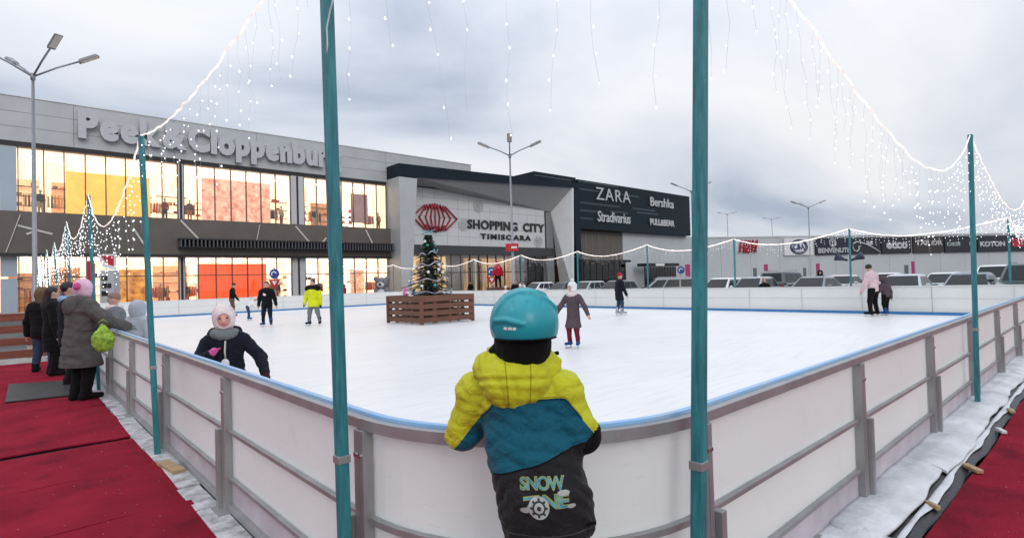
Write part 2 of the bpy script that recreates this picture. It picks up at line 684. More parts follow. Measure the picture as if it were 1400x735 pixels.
def person(label, loc, rel, h, feet=((-.09, 0), (.09, 0)), hands=(None, None), lean=0.0, side=0.0, crouch=0.0,
           coat=0.0, bulk=1.0, jacket=None, pants=None, shoes=None, glove=None, hair=None, hat=None, hatm=None,
           hood=None, bob=True, scarf=None, skates=True, headk=None, yaw=0.0, nod=0.0, voxel=0.014, group=None, flare=0.0,
           yoke=None, z0=0.0, skin=None, eyes=True, longhair=False, glove2=None, cat='person', fold=0.006, upat=None):
    """a figure facing local +Y. rel: 0 = back to the camera, 180 = facing it. All sizes follow from the height h."""
    rz = R(CAM_AZ - 90 + rel)
    root = thing('person', label, cat, (loc[0], loc[1], z0), rz, group)
    skin = skin or SKIN
    hk = headk if headk else (0.133 if h > 1.5 else 0.133 + (1.5 - h) * 0.09)
    HH = h * hk                                   # head height
    sk = 0.065 if skates else 0.0
    hb = h - (0.0)
    pz = 0.50 * hb - crouch + sk
    cl, sl_ = math.cos(lean), math.sin(lean)
    cs, ss = math.cos(side), math.sin(side)
    up = np.array([ss, sl_ * cs, cl * cs])
    pel = np.array([(feet[0][0] + feet[1][0]) / 2 * h * 0.6, (feet[0][1] + feet[1][1]) / 2 * h * 0.6 - sl_ * 0.06 * h, pz - 0.012 * h])
    tor = hb - HH - 0.50 * hb - 0.035 * h
    chest = pel + up * tor * 0.78
    neck = pel + up * (tor + 0.01 * h)
    hup = np.array([ss * 0.6, math.sin(lean * 0.55 + nod) * 1.0, math.cos(lean * 0.55 + nod)])
    hup /= np.linalg.norm(hup)
    hc = neck + hup * (0.035 * h + HH * 0.5)
    xr = np.array([cs, 0, -ss])
    sw = 0.118 * h
    G = {}
    B = bulk
    torso = [('c', pel, chest, 0.088 * h * B, 0.098 * h * B, (1.12, 0.80)),
             ('c', chest - xr * sw * 0.75 + up * 0.02 * h, chest + xr * sw * 0.75 + up * 0.02 * h, 0.066 * h * B, 0.066 * h * B, (1, 0.95)),
             ('c', chest, neck, 0.08 * h * B, 0.045 * h)]
    if coat > 0:
        bot = pel * 1.0
        bot[2] = max(pel[2] - coat * h, 0.08)
        bot[1] += 0.018 * h
        bot[0] = (pel[0] + (feet[0][0] + feet[1][0]) / 2 * h) / 2
        torso.append(('c', pel, bot, 0.088 * h * B, (0.098 + flare) * h * B, (1.12, 0.92)))
    hz_ = (bot[2] - 0.02 * h) if coat > 0 else pel[2] - 0.035 * h
    torso.append(('h', (0, 0, hz_), (0, 0, -1.0)))
    G['jacket'] = torso
    G['sleeve'] = [('c', chest - xr * sw * 0.8 + up * 0.02 * h, chest + xr * sw * 0.8 + up * 0.02 * h, 0.05 * h * B, 0.05 * h * B)]
    hand_p = []
    for i, sgn in ((0, -1), (1, 1)):
        sh = chest + xr * sgn * sw + up * 0.018 * h
        tgt = hands[i]
        if tgt is None:
            tgt = (sgn * 0.19, 0.03, None)
            tg = np.array([pel[0] + tgt[0] * h, pel[1] + 0.03 * h, sh[2] - 0.315 * h])
        else:
            tg = np.array([tgt[0] * h, tgt[1] * h, tgt[2] * h])
        el, hd = ik(sh, tg, 0.172 * h, 0.150 * h, (sgn * 0.8, -0.7, -0.5))
        G['sleeve'] += [('c', sh, el, 0.047 * h * B, 0.039 * h * B), ('c', el, hd, 0.039 * h * B, 0.031 * h * B)]
        d = (hd - el) / max(np.linalg.norm(hd - el), 1e-6)
        hand_p.append((hd, d, sgn))
    if yoke is not None:
        G['yoke'] = [('c', chest - xr * sw * 0.9 + up * 0.05 * h, chest + xr * sw * 0.9 + up * 0.05 * h, 0.066 * h * B, 0.066 * h * B, (1, 1.05)),
                     ('c', chest + up * 0.05 * h, neck, 0.072 * h * B, 0.05 * h)]
    G['hand'] = []
    G['hand2'] = []
    for hd, d, sgn in hand_p:
        HG = G['hand'] if sgn > 0 else G['hand2']
        s2 = np.cross(d, [0, 0, 1.0])
        s2 = s2 / max(np.linalg.norm(s2), 1e-6) if np.linalg.norm(s2) > .1 else np.array([1.0, 0, 0])
        pc = hd + d * 0.03 * h
        HG.append(('c', hd, pc + d * 0.012 * h, 0.020 * h, 0.024 * h))
        for q in (-1.5, -0.5, 0.5, 1.5):
            st = pc + d * 0.018 * h + s2 * q * 0.0125 * h
            ln = (0.040 - abs(q + 0.3) * 0.005) * h
            HG.append(('c', st, st + d * ln + np.array([0, 0, -0.006 * h]), 0.0066 * h, 0.0056 * h))
        st = hd + d * 0.012 * h
        HG.append(('c', st, st - s2 * sgn * 0.03 * h + d * 0.025 * h, 0.0085 * h, 0.007 * h))
    G['pants'] = []
    G['shoe'] = []
    for i, sgn in ((0, -1), (1, 1)):
        hip = pel + xr * sgn * 0.052 * h
        an = np.array([feet[i][0] * h, feet[i][1] * h, 0.055 * h + sk])
        kn, an2 = ik(hip, an, 0.225 * h, 0.214 * h, (sgn * 0.12, 1.0, 0.1))
        an = an2
        pb = 1.0 + (B - 1) * 0.5
        G['pants'] += [('c', hip, kn, (0.066 if coat < 0.1 else 0.054) * h * pb, 0.043 * h * pb), ('c', kn, an + np.array([0, 0, 0.02 * h]), 0.043 * h * pb, 0.032 * h * pb)]
        toe_dir = np.array([sgn * 0.28, 0.96, 0])
        fz = an[2] - 0.055 * h + 0.026 * h
        heel = np.array([an[0], an[1], fz]) - toe_dir * 0.025 * h
        toe = heel + toe_dir * 0.125 * h
        G['shoe'] += [('c', heel, toe, 0.027 * h, 0.024 * h), ('c', an + np.array([0, 0, 0.045 * h * (1.6 if skates else 0.6)]), heel, 0.038 * h, 0.030 * h)]
        if skates:
            mb = MB()
            b0 = heel - toe_dir * 0.03 * h
            b1 = toe + toe_dir * 0.02 * h
            b0[2] = b1[2] = 0.012
            mb.beam(b0, b1, 0.006, 0.024)
            for q in (0.22, 0.78):
                s = b0 + (b1 - b0) * q
                mb.beam((s[0], s[1], 0.024), (s[0], s[1], fz), 0.014, 0.03)
            mb.build('skate_blade', STEEL, root)
    # head
    cy, sy = math.cos(yaw), math.sin(yaw)
    f = np.array([-sy, cy, 0.0])
    f = f - (f @ hup) * hup
    f /= np.linalg.norm(f)
    r = np.cross(f, hup)
    RM = np.stack([r, f, hup], 1)
    G['skin'] = [('c', neck - up * 0.02 * h, hc - hup * HH * 0.2, 0.032 * h, 0.030 * h),
                 ('e', hc + hup * HH * 0.06, (HH * 0.37, HH * 0.43, HH * 0.46), RM),
                 ('e', hc - hup * HH * 0.20 + f * HH * 0.10, (HH * 0.28, HH * 0.30, HH * 0.30), RM),
                 ('c', hc + f * HH * 0.40 + hup * HH * 0.02, hc + f * HH * 0.48 - hup * HH * 0.12, HH * 0.035, HH * 0.06),
                 ('e', hc - r * HH * 0.37, (HH * 0.05, HH * 0.09, HH * 0.13), RM), ('e', hc + r * HH * 0.37, (HH * 0.05, HH * 0.09, HH * 0.13), RM)]
    jm = jacket
    mats = {'jacket': jm, 'sleeve': jm, 'hand2': glove2 or glove or skin, 'hand': glove or skin, 'pants': pants, 'shoe': shoes, 'skin': skin, 'yoke': yoke}
    implicit_obj('body', G, mats, root, voxel, ksoft=0.022 * h, khard=0.008, ks={'hand': 0.004 * h, 'hand2': 0.004 * h}, folds={'jacket': (fold * h, 26 / h, (0.8, 0.8, 1.7)), 'sleeve': (fold * 0.9 * h, 30 / h), 'pants': (fold * 0.8 * h, 30 / h)}, seed=int(h * 1000) + int(rel))
    if eyes:
        for s in (-1, 1):
            c = hc + f * HH * 0.425 + r * s * HH * 0.155 + hup * HH * 0.06
            MB().sphere(c, HH * 0.042, 8, 6).build('eye', EYE, root, True)
        c = hc + f * HH * 0.405 - hup * HH * 0.235
        MB().tube([c - r * HH * 0.11 - f * .02 * HH, c + f * .01 * HH, c + r * HH * 0.11 - f * .02 * HH], HH * 0.028, 6).build('mouth', LIP, root, True)
    ft = f * 0.0
    if hair is not None:
        g = {'hair': [('e', hc + hup * HH * 0.14 - f * HH * 0.07, (HH * 0.425, HH * 0.46, HH * 0.43), RM)]}
        if longhair:
            g['hair'].append(('c', hc - f * HH * 0.25, neck - f * 0.075 * h - up * 0.05 * h, HH * 0.33, HH * 0.26))
        sub = [('e', hc + f * HH * 0.50 - hup * HH * 0.16, (HH * 0.36, HH * 0.40, HH * 0.44), RM)]
        implicit_obj('hair', g, {'hair': hair}, root, voxel * 0.8, ksoft=0.02, folds={'hair': (0.006, 120)}, subs=sub)
    if hat == 'beanie':
        g = {'hat': [('e', hc + hup * HH * 0.20 - f * HH * 0.03, (HH * 0.455, HH * 0.50, HH * 0.47), RM)],
             }
        sub = [('h', hc + hup * HH * 0.10 + f * HH * 0.1, -(hup + f * -0.25))]
        sub = [('h', hc + hup * HH * 0.10, hup - f * 0.40)]
        ho = implicit_obj('hat', g, {'hat': hatm}, root, voxel * 0.8, ksoft=0.02, folds={'hat': (0.004, 90)}, subs=sub)
        if bob:
            c = hc + hup * HH * 0.76 - f * HH * 0.06
            implicit_obj('bobble', {'b': [('e', c, (HH * 0.20,) * 3)]}, {'b': bob if not isinstance(bob, bool) else hatm}, ho, voxel * 0.8, folds={'b': (0.008, 160)})
    if hat == 'bonnet':        # covers ears and chin
        g = {'hat': [('e', hc + hup * HH * 0.13 - f * HH * 0.04, (HH * 0.50, HH * 0.53, HH * 0.56), RM),
                     ('e', hc - hup * HH * 0.25 + f * HH * 0.02, (HH * 0.44, HH * 0.42, HH * 0.34), RM)]}
        sub = [('e', hc + f * HH * 0.52 - hup * HH * 0.08, (HH * 0.33, HH * 0.34, HH * 0.36), RM)]
        ho = implicit_obj('hat', g, {'hat': hatm}, root, voxel * 0.8, ksoft=0.03, folds={'hat': (0.004, 80)}, subs=sub)
        if bob:
            c = hc + hup * HH * 0.78 - f * HH * 0.06
            implicit_obj('bobble', {'b': [('e', c, (HH * 0.2,) * 3)]}, {'b': bob if not isinstance(bob, bool) else hatm}, ho, voxel * 0.8, folds={'b': (0.008, 160)})
    if hood == 'up':
        g = {'hood': [('e', hc + hup * HH * 0.04 - f * HH * 0.08, (HH * 0.58, HH * 0.60, HH * 0.66), RM),
                      ('c', hc - hup * HH * 0.3 - f * HH * 0.1, neck - up * 0.01 * h, HH * 0.50, 0.075 * h)]}
        sub = [('e', hc + f * HH * 0.62 - hup * HH * 0.02, (HH * 0.36, HH * 0.42, HH * 0.42), RM)]
        implicit_obj('hood', g, {'hood': hatm or jm}, root, voxel, ksoft=0.05, folds={'hood': (0.006, 40)}, subs=sub)
    if hood in ('fur', 'down'):
        p0 = neck - f * 0.05 * h
        g = {'hood': [('c', p0 - xr * 0.07 * h, p0 + xr * 0.07 * h, 0.045 * h, 0.045 * h), ('e', p0 - f * 0.035 * h - up * 0.05 * h, (0.085 * h, 0.05 * h, 0.08 * h))]}
        implicit_obj('hood', g, {'hood': hatm if (hood == 'fur' and hat is None) else jm}, root, voxel, ksoft=0.04, folds={'hood': (0.008, 50)})
    if scarf is not None:
        mb = []
        for q in range(10):
            a0, a1 = 2 * math.pi * q / 10, 2 * math.pi * (q + 1) / 10
            c0 = neck + np.array([math.cos(a0) * 0.062 * h, math.sin(a0) * 0.062 * h + 0.005 * h, 0.004 * h * math.sin(a0 * 3)])
            c1 = neck + np.array([math.cos(a1) * 0.062 * h, math.sin(a1) * 0.062 * h + 0.005 * h, 0.004 * h * math.sin(a1 * 3)])
            mb.append(('c', c0, c1, 0.034 * h, 0.034 * h))
        implicit_obj('scarf', {'s': mb}, {'s': scarf}, root, voxel, ksoft=0.012, folds={'s': (0.008, 60)})
    root['_dbg'] = 0
    del root['_dbg']
    return root, dict(pel=pel, chest=chest, neck=neck, hc=hc, up=up, f=f, r=r, hup=hup, HH=HH, hands=[q[0] for q in hand_p])


# ------------------------------------------------------------------ ground, ice, carpets
asphalt = mat('asphalt', (0.085, 0.085, 0.09), 0.75, 0, 0.35, 0.35, 0.35, 30)
g = MB().quad((-900, -900, -0.12), (900, -900, -0.12), (900, 900, -0.12), (-900, 900, -0.12)).build('ground', asphalt)
structure(g)
# parking bay lines behind the rink
pm = mat('road_paint', (0.62, 0.62, 0.60), 0.7, 0, 0.2, 6)
mb = MB()
for k in range(22):
    x = 27.5
    y = -8 + 2.6 * k
    mb.bx(x, x + 4.8, y - 0.06, y + 0.06, -0.118, -0.116)
structure(mb.build('parking_markings', pm))


def ice_material():
    m = mat('rink_ice', (0.80, 0.795, 0.79), 0.38, 0, 0.035, 0.5, 0.0)
    nt = m.node_tree
    b = nt.nodes['Principled BSDF']
    t = nt.nodes.new('ShaderNodeTexCoord')
    prev = None
    for i, (rot, sc) in enumerate(((0.4, (3.5, 90, 1)), (1.5, (4, 120, 1)), (2.5, (3, 80, 1)))):
        mp = nt.nodes.new('ShaderNodeMapping')
        mp.inputs['Rotation'].default_value = (0, 0, rot)
        mp.inputs['Scale'].default_value = sc
        nt.links.new(t.outputs['Object'], mp.inputs[0])
        nz = nt.nodes.new('ShaderNodeTexNoise')
        nz.inputs['Scale'].default_value = 0.28
        nz.inputs['Detail'].default_value = 3
        nz.inputs['Distortion'].default_value = 0.6
        nt.links.new(mp.outputs[0], nz.inputs['Vector'])
        if prev is None:
            prev = nz.outputs['Fac']
        else:
            mx = nt.nodes.new('ShaderNodeMath')
            mx.operation = 'MAXIMUM'
            nt.links.new(prev, mx.inputs[0])
            nt.links.new(nz.outputs['Fac'], mx.inputs[1])
            prev = mx.outputs[0]
    rp = nt.nodes.new('ShaderNodeValToRGB')
    rp.color_ramp.elements[0].position = 0.575
    rp.color_ramp.elements[0].color = (1, 1, 1, 1)
    rp.color_ramp.elements[1].position = 0.78
    rp.color_ramp.elements[1].color = (0.74, 0.79, 0.85, 1)
    nt.links.new(prev, rp.inputs[0])
    mul = nt.nodes.new('ShaderNodeMixRGB')
    mul.blend_type = 'MULTIPLY'
    mul.inputs[0].default_value = 1.0
    src = b.inputs['Base Color'].links[0].from_socket
    nt.links.new(src, mul.inputs[1])
    nt.links.new(rp.outputs[0], mul.inputs[2])
    nt.links.new(mul.outputs[0], b.inputs['Base Color'])
    bp = nt.nodes.new('ShaderNodeBump')
    bp.inputs['Strength'].default_value = 0.25
    bp.inputs['Distance'].default_value = 0.01
    nt.links.new(prev, bp.inputs['Height'])
    nt.links.new(bp.outputs[0], b.inputs['Normal'])
    return m


XL, YR, XB, YB, RAD = 1.12, 1.20, 22.2, 37.15, 0.95      # inner faces of the four rink sides, corner radius
CNR = {'near': (XL + RAD, YR + RAD, 180), 'right': (XB - RAD, YR + RAD, 270), 'far': (XB - RAD, YB - RAD, 0), 'left': (XL + RAD, YB - RAD, 90)}


def arc(key, off=0.0, n=14):
    cx, cy, a0 = CNR[key]
    return [Vector((cx + (RAD + off) * math.cos(R(a0 + 90 * i / n)), cy + (RAD + off) * math.sin(R(a0 + 90 * i / n)), 0)) for i in range(n + 1)]


outl = arc('near', 0.004) + arc('right', 0.004) + arc('far', 0.004) + arc('left', 0.004)
mb = MB().slab([(p.x, p.y, 0.0) for p in outl], 0.10)
structure(mb.build('ice', ice_material()))

# carpet: red needle felt in lengths laid side by side
carpet_m = mat('red_carpet', (0.37, 0.019, 0.045), 0.95, 0, 0.16, 1.6, 0.9, 240, spec=0.1, col2=(0.27, 0.014, 0.033))



def speckle(m, scale, lo, hi, col, fac=1.0, stretch=None, detail=2.0):
    """small stains or frost crumbs of their own shape over a material's colour"""
    nt = m.node_tree
    b = nt.nodes['Principled BSDF']
    t = nt.nodes.new('ShaderNodeTexCoord')
    mp = nt.nodes.new('ShaderNodeMapping')
    if stretch:
        mp.inputs['Scale'].default_value = stretch
        mp.inputs['Rotation'].default_value = (0.3, 0.5, 0.7)
    nt.links.new(t.outputs['Object'], mp.inputs[0])
    nz = nt.nodes.new('ShaderNodeTexNoise')
    nz.inputs['Scale'].default_value = scale
    nz.inputs['Detail'].default_value = detail
    nt.links.new(mp.outputs[0], nz.inputs['Vector'])
    rp = nt.nodes.new('ShaderNodeValToRGB')
    rp.color_ramp.elements[0].position = lo
    rp.color_ramp.elements[0].color = (0, 0, 0, 1)
    rp.color_ramp.elements[1].position = hi
    rp.color_ramp.elements[1].color = (fac, fac, fac, 1)
    nt.links.new(nz.outputs['Fac'], rp.inputs[0])
    mx = nt.nodes.new('ShaderNodeMixRGB')
    src = b.inputs['Base Color'].links[0].from_socket
    nt.links.new(rp.outputs[0], mx.inputs[0])
    nt.links.new(src, mx.inputs[1])
    mx.inputs[2].default_value = (*col, 1)
    nt.links.new(mx.outputs[0], b.inputs['Base Color'])
    return m


speckle(carpet_m, 38, 0.735, 0.76, (0.62, 0.60, 0.60), 0.7)
speckle(carpet_m, 2.1, 0.55, 0.75, (0.10, 0.012, 0.022), 0.7, detail=5)


def carpet(label, x0, x1, y0, y1, z, seed, wav=0.012):
    r_ = random.Random(seed)
    nx, ny = 90, 8
    vs, fs = [], []
    ph = [r_.uniform(0, 6.28) for _ in range(6)]
    for j in range(ny + 1):
        for i in range(nx + 1):
            u, v = i / nx, j / ny
            x = x0 + (x1 - x0) * u
            y = y0 + (y1 - y0) * v
            if j in (0, ny):
                y += wav * math.sin(x * 1.7 + ph[0] + j) + wav * 0.6 * math.sin(x * 4.1 + ph[1])
            if i in (0, nx):
                x += wav * 1.2 * math.sin(y * 2.3 + ph[2]) + wav * 0.7 * math.sin(y * 7 + ph[3])
            zz = z + 0.004 * math.sin(x * 2.1 + ph[4]) * math.sin(y * 2.9 + ph[5]) + (0.006 * (abs(math.sin(x * 3.3 + ph[1]))) if j in (0, ny) else 0)
            vs.append((x, y, zz))
    for j in range(ny):
        for i in range(nx):
            a = j * (nx + 1) + i
            fs.append((a, a + 1, a + nx + 2, a + nx + 1))
    n = len(vs)
    b = MB().add(vs, fs)
    rim = [j * (nx + 1) for j in range(ny + 1)]
    def strip(ids, flip):
        low = [(vs[i][0], vs[i][1], vs[i][2] - 0.014) for i in ids]
        up = [vs[i] for i in ids]
        k = len(ids)
        q = [(i, i + 1, k + i + 1, k + i) for i in range(k - 1)]
        if flip:
            q = [t[::-1] for t in q]
        b.add(up + low, q)
    strip([i for i in range(nx + 1)], False)
    strip([ny * (nx + 1) + i for i in range(nx + 1)], True)
    strip([j * (nx + 1) + nx for j in range(ny + 1)], False)
    o = b.build('red_carpet', carpet_m, None, True)
    return tag(o, label, 'carpet')


structure(MB().bx(-14, XL - 0.075, -5, 17.0, -0.115, -0.035).build('deck_floor', mat('deck_board', (0.05, 0.045, 0.045), 0.8, 0, 0.3, 3)))
carpet('red carpet length nearest the corner panel, in front of the bent seam', -13, 0.93, -1.2, 4.55, -0.005, 1)
carpet('red carpet length beside the girl in the pale pink hat', -13, 0.945, 4.53, 5.72, -0.002, 2)
carpet('red carpet length bordering the open dark gap', -13, 0.935, 5.70, 6.93, -0.006, 3)
carpet('red carpet length between the dark gap and the rubber mat', -13, 0.92, 7.05, 9.3, -0.004, 4)
carpet('red carpet length under the dark rubber mat and the standing watchers', -13, 0.91, 9.28, 16.4, -0.007, 5)
carpet('red carpet along the frosty insulation sheets outside the straight barrier', 1.8, 60, -5, 0.79, -0.03, 6)

# rubber mat
mx0 = MB()
vs = [(-0.08, 10.55, 0), (0.80, 10.42, 0), (0.76, 12.2, 0), (-0.05, 12.6, 0)]
mx0.slab([(x, y, 0.022) for x, y, _ in vs], 0.02)
tag(mx0.build('rubber_mat', mat('rubber', (0.022, 0.022, 0.024), 0.5, 0, 0.6, 2.5, 0.4, 60), None, False, 0.004), 'dark grey worn rubber mat lying on the red carpet', 'mat')

# concrete slabs and frost between left carpet and barrier
slab_m = mat('frosty_concrete', (0.50, 0.51, 0.52), 0.8, 0, 0.35, 9, 0.5, 50, col2=(0.24, 0.24, 0.24))
r_ = random.Random(4)
y = 2.3
edge = thing('kerb_slabs', 'row of pale frosty concrete slabs between red carpet and left barrier', 'kerb', (0, 0, 0))
while y < 15:
    L = r_.uniform(0.5, 0.95)
    dx = r_.uniform(-0.01, 0.01)
    MB().box((1.0 + dx, y + L / 2, -0.022 + r_.uniform(-.006, .006)), (0.155, L - 0.02, 0.05), rz=r_.uniform(-.012, .012)).build('slab', slab_m, edge, False, 0.006)
    y += L
wood_raw = mat('raw_wood', (0.42, 0.29, 0.16), 0.75, 0, 0.25, 3, 0.3, 30, stretch=(1, 8, 8))
tag(MB().box((0.985, 5.45, 0.018), (0.09, 0.42, 0.03), rz=0.12).build('wood_offcut', wood_raw, None, False, 0.004), 'short pale wood offcut lying on the kerb slabs by the barrier', 'plank')

# ------------------------------------------------------------------ the barrier
galv = mat('galvanised_steel', (0.34, 0.345, 0.35), 0.42, 0.45, 0.14, 6, 0.1, 60, stretch=(1, 1, 0.4))
hdpe = mat('white_panel', (0.885, 0.90, 0.885), 0.40, 0, 0.025, 1.2, 0.04, 8)
speckle(hdpe, 9, 0.68, 0.74, (0.50, 0.50, 0.52), 0.3, (1, 1, 9), 3)
speckle(hdpe, 5, 0.62, 0.80, (0.62, 0.60, 0.58), 0.5, None, 6)


def translucent(m, fac, col):
    nt = m.node_tree
    b = nt.nodes['Principled BSDF']
    o = nt.nodes['Material Output']
    tr_ = nt.nodes.new('ShaderNodeBsdfTranslucent')
    tr_.inputs[0].default_value = (*col, 1)
    mx = nt.nodes.new('ShaderNodeMixShader')
    mx.inputs[0].default_value = fac
    nt.links.new(b.outputs[0], mx.inputs[1])
    nt.links.new(tr_.outputs[0], mx.inputs[2])
    nt.links.new(mx.outputs[0], o.inputs[0])


translucent(hdpe, 0.38, (0.95, 0.95, 0.94))
kickm = mat('grey_violet_panel', (0.50, 0.465, 0.50), 0.5, 0, 0.15, 3)
bluep = mat('blue_plastic', (0.035, 0.20, 0.47), 0.4, 0, 0.12, 3)
bluec = mat('pale_blue_cap', (0.17, 0.38, 0.64), 0.38, 0, 0.3, 5, col2=(0.36, 0.50, 0.66))


def sweep(path, o0, o1, z0, z1):
    """box section swept along a path whose outside lies to the right; offsets are towards the outside"""
    k = len(path)
    b = MB()
    vs, fs = [], []
    for i, p in enumerate(path):
        d = (path[min(i + 1, k - 1)] - path[max(i - 1, 0)]).normalized()
        out = Vector((d.y, -d.x, 0))
        for o, z in ((o0, z0), (o1, z0), (o1, z1), (o0, z1)):
            vs.append(p + out * o + Vector((0, 0, z)))
    for i in range(k - 1):
        for j in range(4):
            j2 = (j + 1) % 4
            fs.append((i * 4 + j, i * 4 + j2, (i + 1) * 4 + j2, (i + 1) * 4 + j))
    fs.append((3, 2, 1, 0))
    e_ = (k - 1) * 4
    fs.append((e_, e_ + 1, e_ + 2, e_ + 3))
    return b.add(vs, fs)


PIECES = [  # name, offset in, offset out, z0, z1, material, end gap
    ('upper_panel', -0.006, 0.006, 0.545, 0.925, 'w', 0.006),
    ('lower_panel', -0.006, 0.006, 0.098, 0.537, 'w', 0.006),
    ('kick_panel', 0.008, 0.016, 0.04, 0.20, 'k', 0.03),
    ('top_rail', 0.010, 0.052, 0.904, 0.949, 's', 0.002),
    ('middle_rail', 0.012, 0.040, 0.522, 0.548, 's', 0.028),
    ('low_rail', 0.012, 0.040, 0.205, 0.231, 's', 0.028),
    ('base_rail', 0.012, 0.050, 0.008, 0.050, 's', 0.028),
    ('handrail_cap', -0.020, 0.008, 0.930, 0.962, 'c', 0.001),
    ('kick_strip', -0.020, -0.008, 0.003, 0.092, 'b', 0.001),
]
BM_ = {'w': hdpe, 'k': kickm, 's': galv, 'c': bluec, 'b': bluep}
PC = {}


def section(parent, p0, p1, curve=None, short=-1, posts=True, far=False):
    if curve is None:
        d = (p1 - p0)
        L = round(d.length, 3)
        rz = math.atan2(d.y, d.x)
        for nm, o0, o1, z0, z1, mk, gp in PIECES:
            key = (nm, L, far)
            if far and mk == 'c':
                mk = 'w'
            if key not in PC:
                PC[key] = sweep([Vector((gp, 0, 0)), Vector((L - gp, 0, 0))], o0, o1, z0, z1).mesh(nm, BM_[mk], False, 0.004 if mk == 's' else 0.0)
            link(nm, PC[key], parent, p0, (0, 0, rz))
    else:
        rz = math.atan2((curve[1] - curve[0]).y, (curve[1] - curve[0]).x)
        for nm, o0, o1, z0, z1, mk, gp in PIECES:
            sweep(curve, o0, o1, z0, z1).build(nm, BM_['w' if (far and mk == 'c') else mk], parent)
    if posts:
        if 'post' not in PC:
            b = MB().bx(-0.036, -0.002, -0.062, -0.012, 0.0, 0.902)
            b.bx(0.002, 0.036, -0.062, -0.012, 0.0, 0.902)
            PC['post'] = b.mesh('post', galv, False, 0.003)
            PC['short_post'] = MB().bx(-0.082, -0.040, -0.090, -0.046, 0.0, 0.545).mesh('short_post', galv, False, 0.004)
            PC['short_post2'] = MB().bx(0.040, 0.082, -0.090, -0.046, 0.0, 0.545).mesh('short_post', galv, False, 0.004)
            PC['foot_plate'] = MB().bx(-0.10, 0.10, -0.12, 0.0, 0.001, 0.008).mesh('foot_plate', galv)
            b = MB()
            for q in (-0.018, 0.018):
                b.tube([(q, -0.0615, 0.80), (q, -0.070, 0.80)], 0.009, 8)
            PC['bolts'] = b.mesh('bolts', STEEL)
        link('post', PC['post'], parent, p0, (0, 0, rz))
        link('short_post', PC['short_post' if short < 0 else 'short_post2'], parent, p0, (0, 0, rz))
        link('foot_plate', PC['foot_plate'], parent, p0, (0, 0, rz))
        link('bolts', PC['bolts'], parent, p0, (0, 0, rz))


def run(label, a, b, lens, short, far=False):
    t = thing('rink_barrier', label, 'barrier')
    d = (b - a).normalized()
    p = a.copy()
    for L in lens:
        q = p + d * L
        section(t, p, q, None, short, True, far)
        p = q
    return t


V3 = Vector
run('long white panelled barrier with steel posts beside the red carpet and watchers', V3((XL, 36.15, 0)), V3((XL, 2.15, 0)), [2.0] * 17, -1)
tc_ = thing('rink_barrier', 'curved white barrier corner the helmeted child leans on', 'barrier')
section(tc_, V3((XL, 2.15, 0)), None, arc('near'), -1)
run('straight white barrier with steel posts above the frosty insulation sheets', V3((2.07, YR, 0)), V3((21.27, YR, 0)), [2.0] * 9 + [1.18], 1)
t = thing('rink_barrier', 'curved white barrier corner near the adult in the pink jacket', 'barrier')
section(t, V3((21.25, YR, 0)), None, arc('right'), far=True)
run('white barrier with blue base strip in front of the parked cars', V3((XB, 2.15, 0)), V3((XB, 36.2, 0)), [2.0] * 17, -1, True)
t = thing('rink_barrier', 'curved white barrier corner behind the christmas tree', 'barrier')
section(t, V3((XB, 36.2, 0)), None, arc('far'), far=True)
run('white barrier with blue base strip below the clothing shop windows', V3((21.25, YB, 0)), V3((2.07, YB, 0)), [2.0] * 9 + [1.18], -1, True)
t = thing('rink_barrier', 'curved white barrier corner at the far end of the carpet side', 'barrier')
section(t, V3((2.07, YB, 0)), None, arc('left'), far=True)

# ------------------------------------------------------------------ insulation sheets outside the right side
sheet_m = mat('frosty_sheet', (0.74, 0.76, 0.78), 0.55, 0, 0.08, 2.2, 0.6, 16, col2=(0.50, 0.51, 0.52))
liner_m = mat('black_liner', (0.012, 0.013, 0.016), 0.35, 0, 0.3, 6, 0.5, 14)


def lumpy(x0, x1, y0, y1, zf, nx, ny, seed, thick, amp):
    r2 = random.Random(seed)
    ph = [r2.uniform(0, 6.28) for _ in range(12)]
    vs, fs = [], []
    for j in range(ny + 1):
        for i in range(nx + 1):
            x = x0 + (x1 - x0) * i / nx
            v = j / ny
            yy = y0 + (y1 - y0) * v
            if j == 0:
                yy += 0.014 * math.sin(x * 4 + ph[0]) + 0.006 * math.sin(x * 11 + ph[1])
            z = zf(v) + amp * (math.sin(x * 6 + ph[2] + 3 * v) * math.sin(v * 4 + ph[3]) * 0.6 + 0.35 * math.sin(x * 15 + ph[4] + v * 6) + 0.3 * math.sin(v * 19 + x * 3 + ph[5]))
            if i in (0, nx):
                z -= 0.008
                x += 0.05 * math.sin(v * 5 + ph[6])
            vs.append((x, yy, z))
    n = len(vs)
    b = MB()
    low = [(p[0], p[1], p[2] - thick) for p in vs]
    W = nx + 1
    for j in range(ny):
        for i in range(nx):
            a = j * W + i
            fs.append((a, a + 1, a + W + 1, a + W))
            fs.append((n + a + W, n + a + W + 1, n + a + 1, n + a))
    for i in range(nx):
        fs.append((i, n + i, n + i + 1, i + 1))
        k = ny * W + i
        fs.append((k + 1, n + k + 1, n + k, k))
    for j in range(ny):
        a = j * W
        fs.append((a + W, n + a + W, n + a, a))
        a = j * W + nx
        fs.append((a, n + a, n + a + W, a + W))
    return b.add(vs + low, fs)


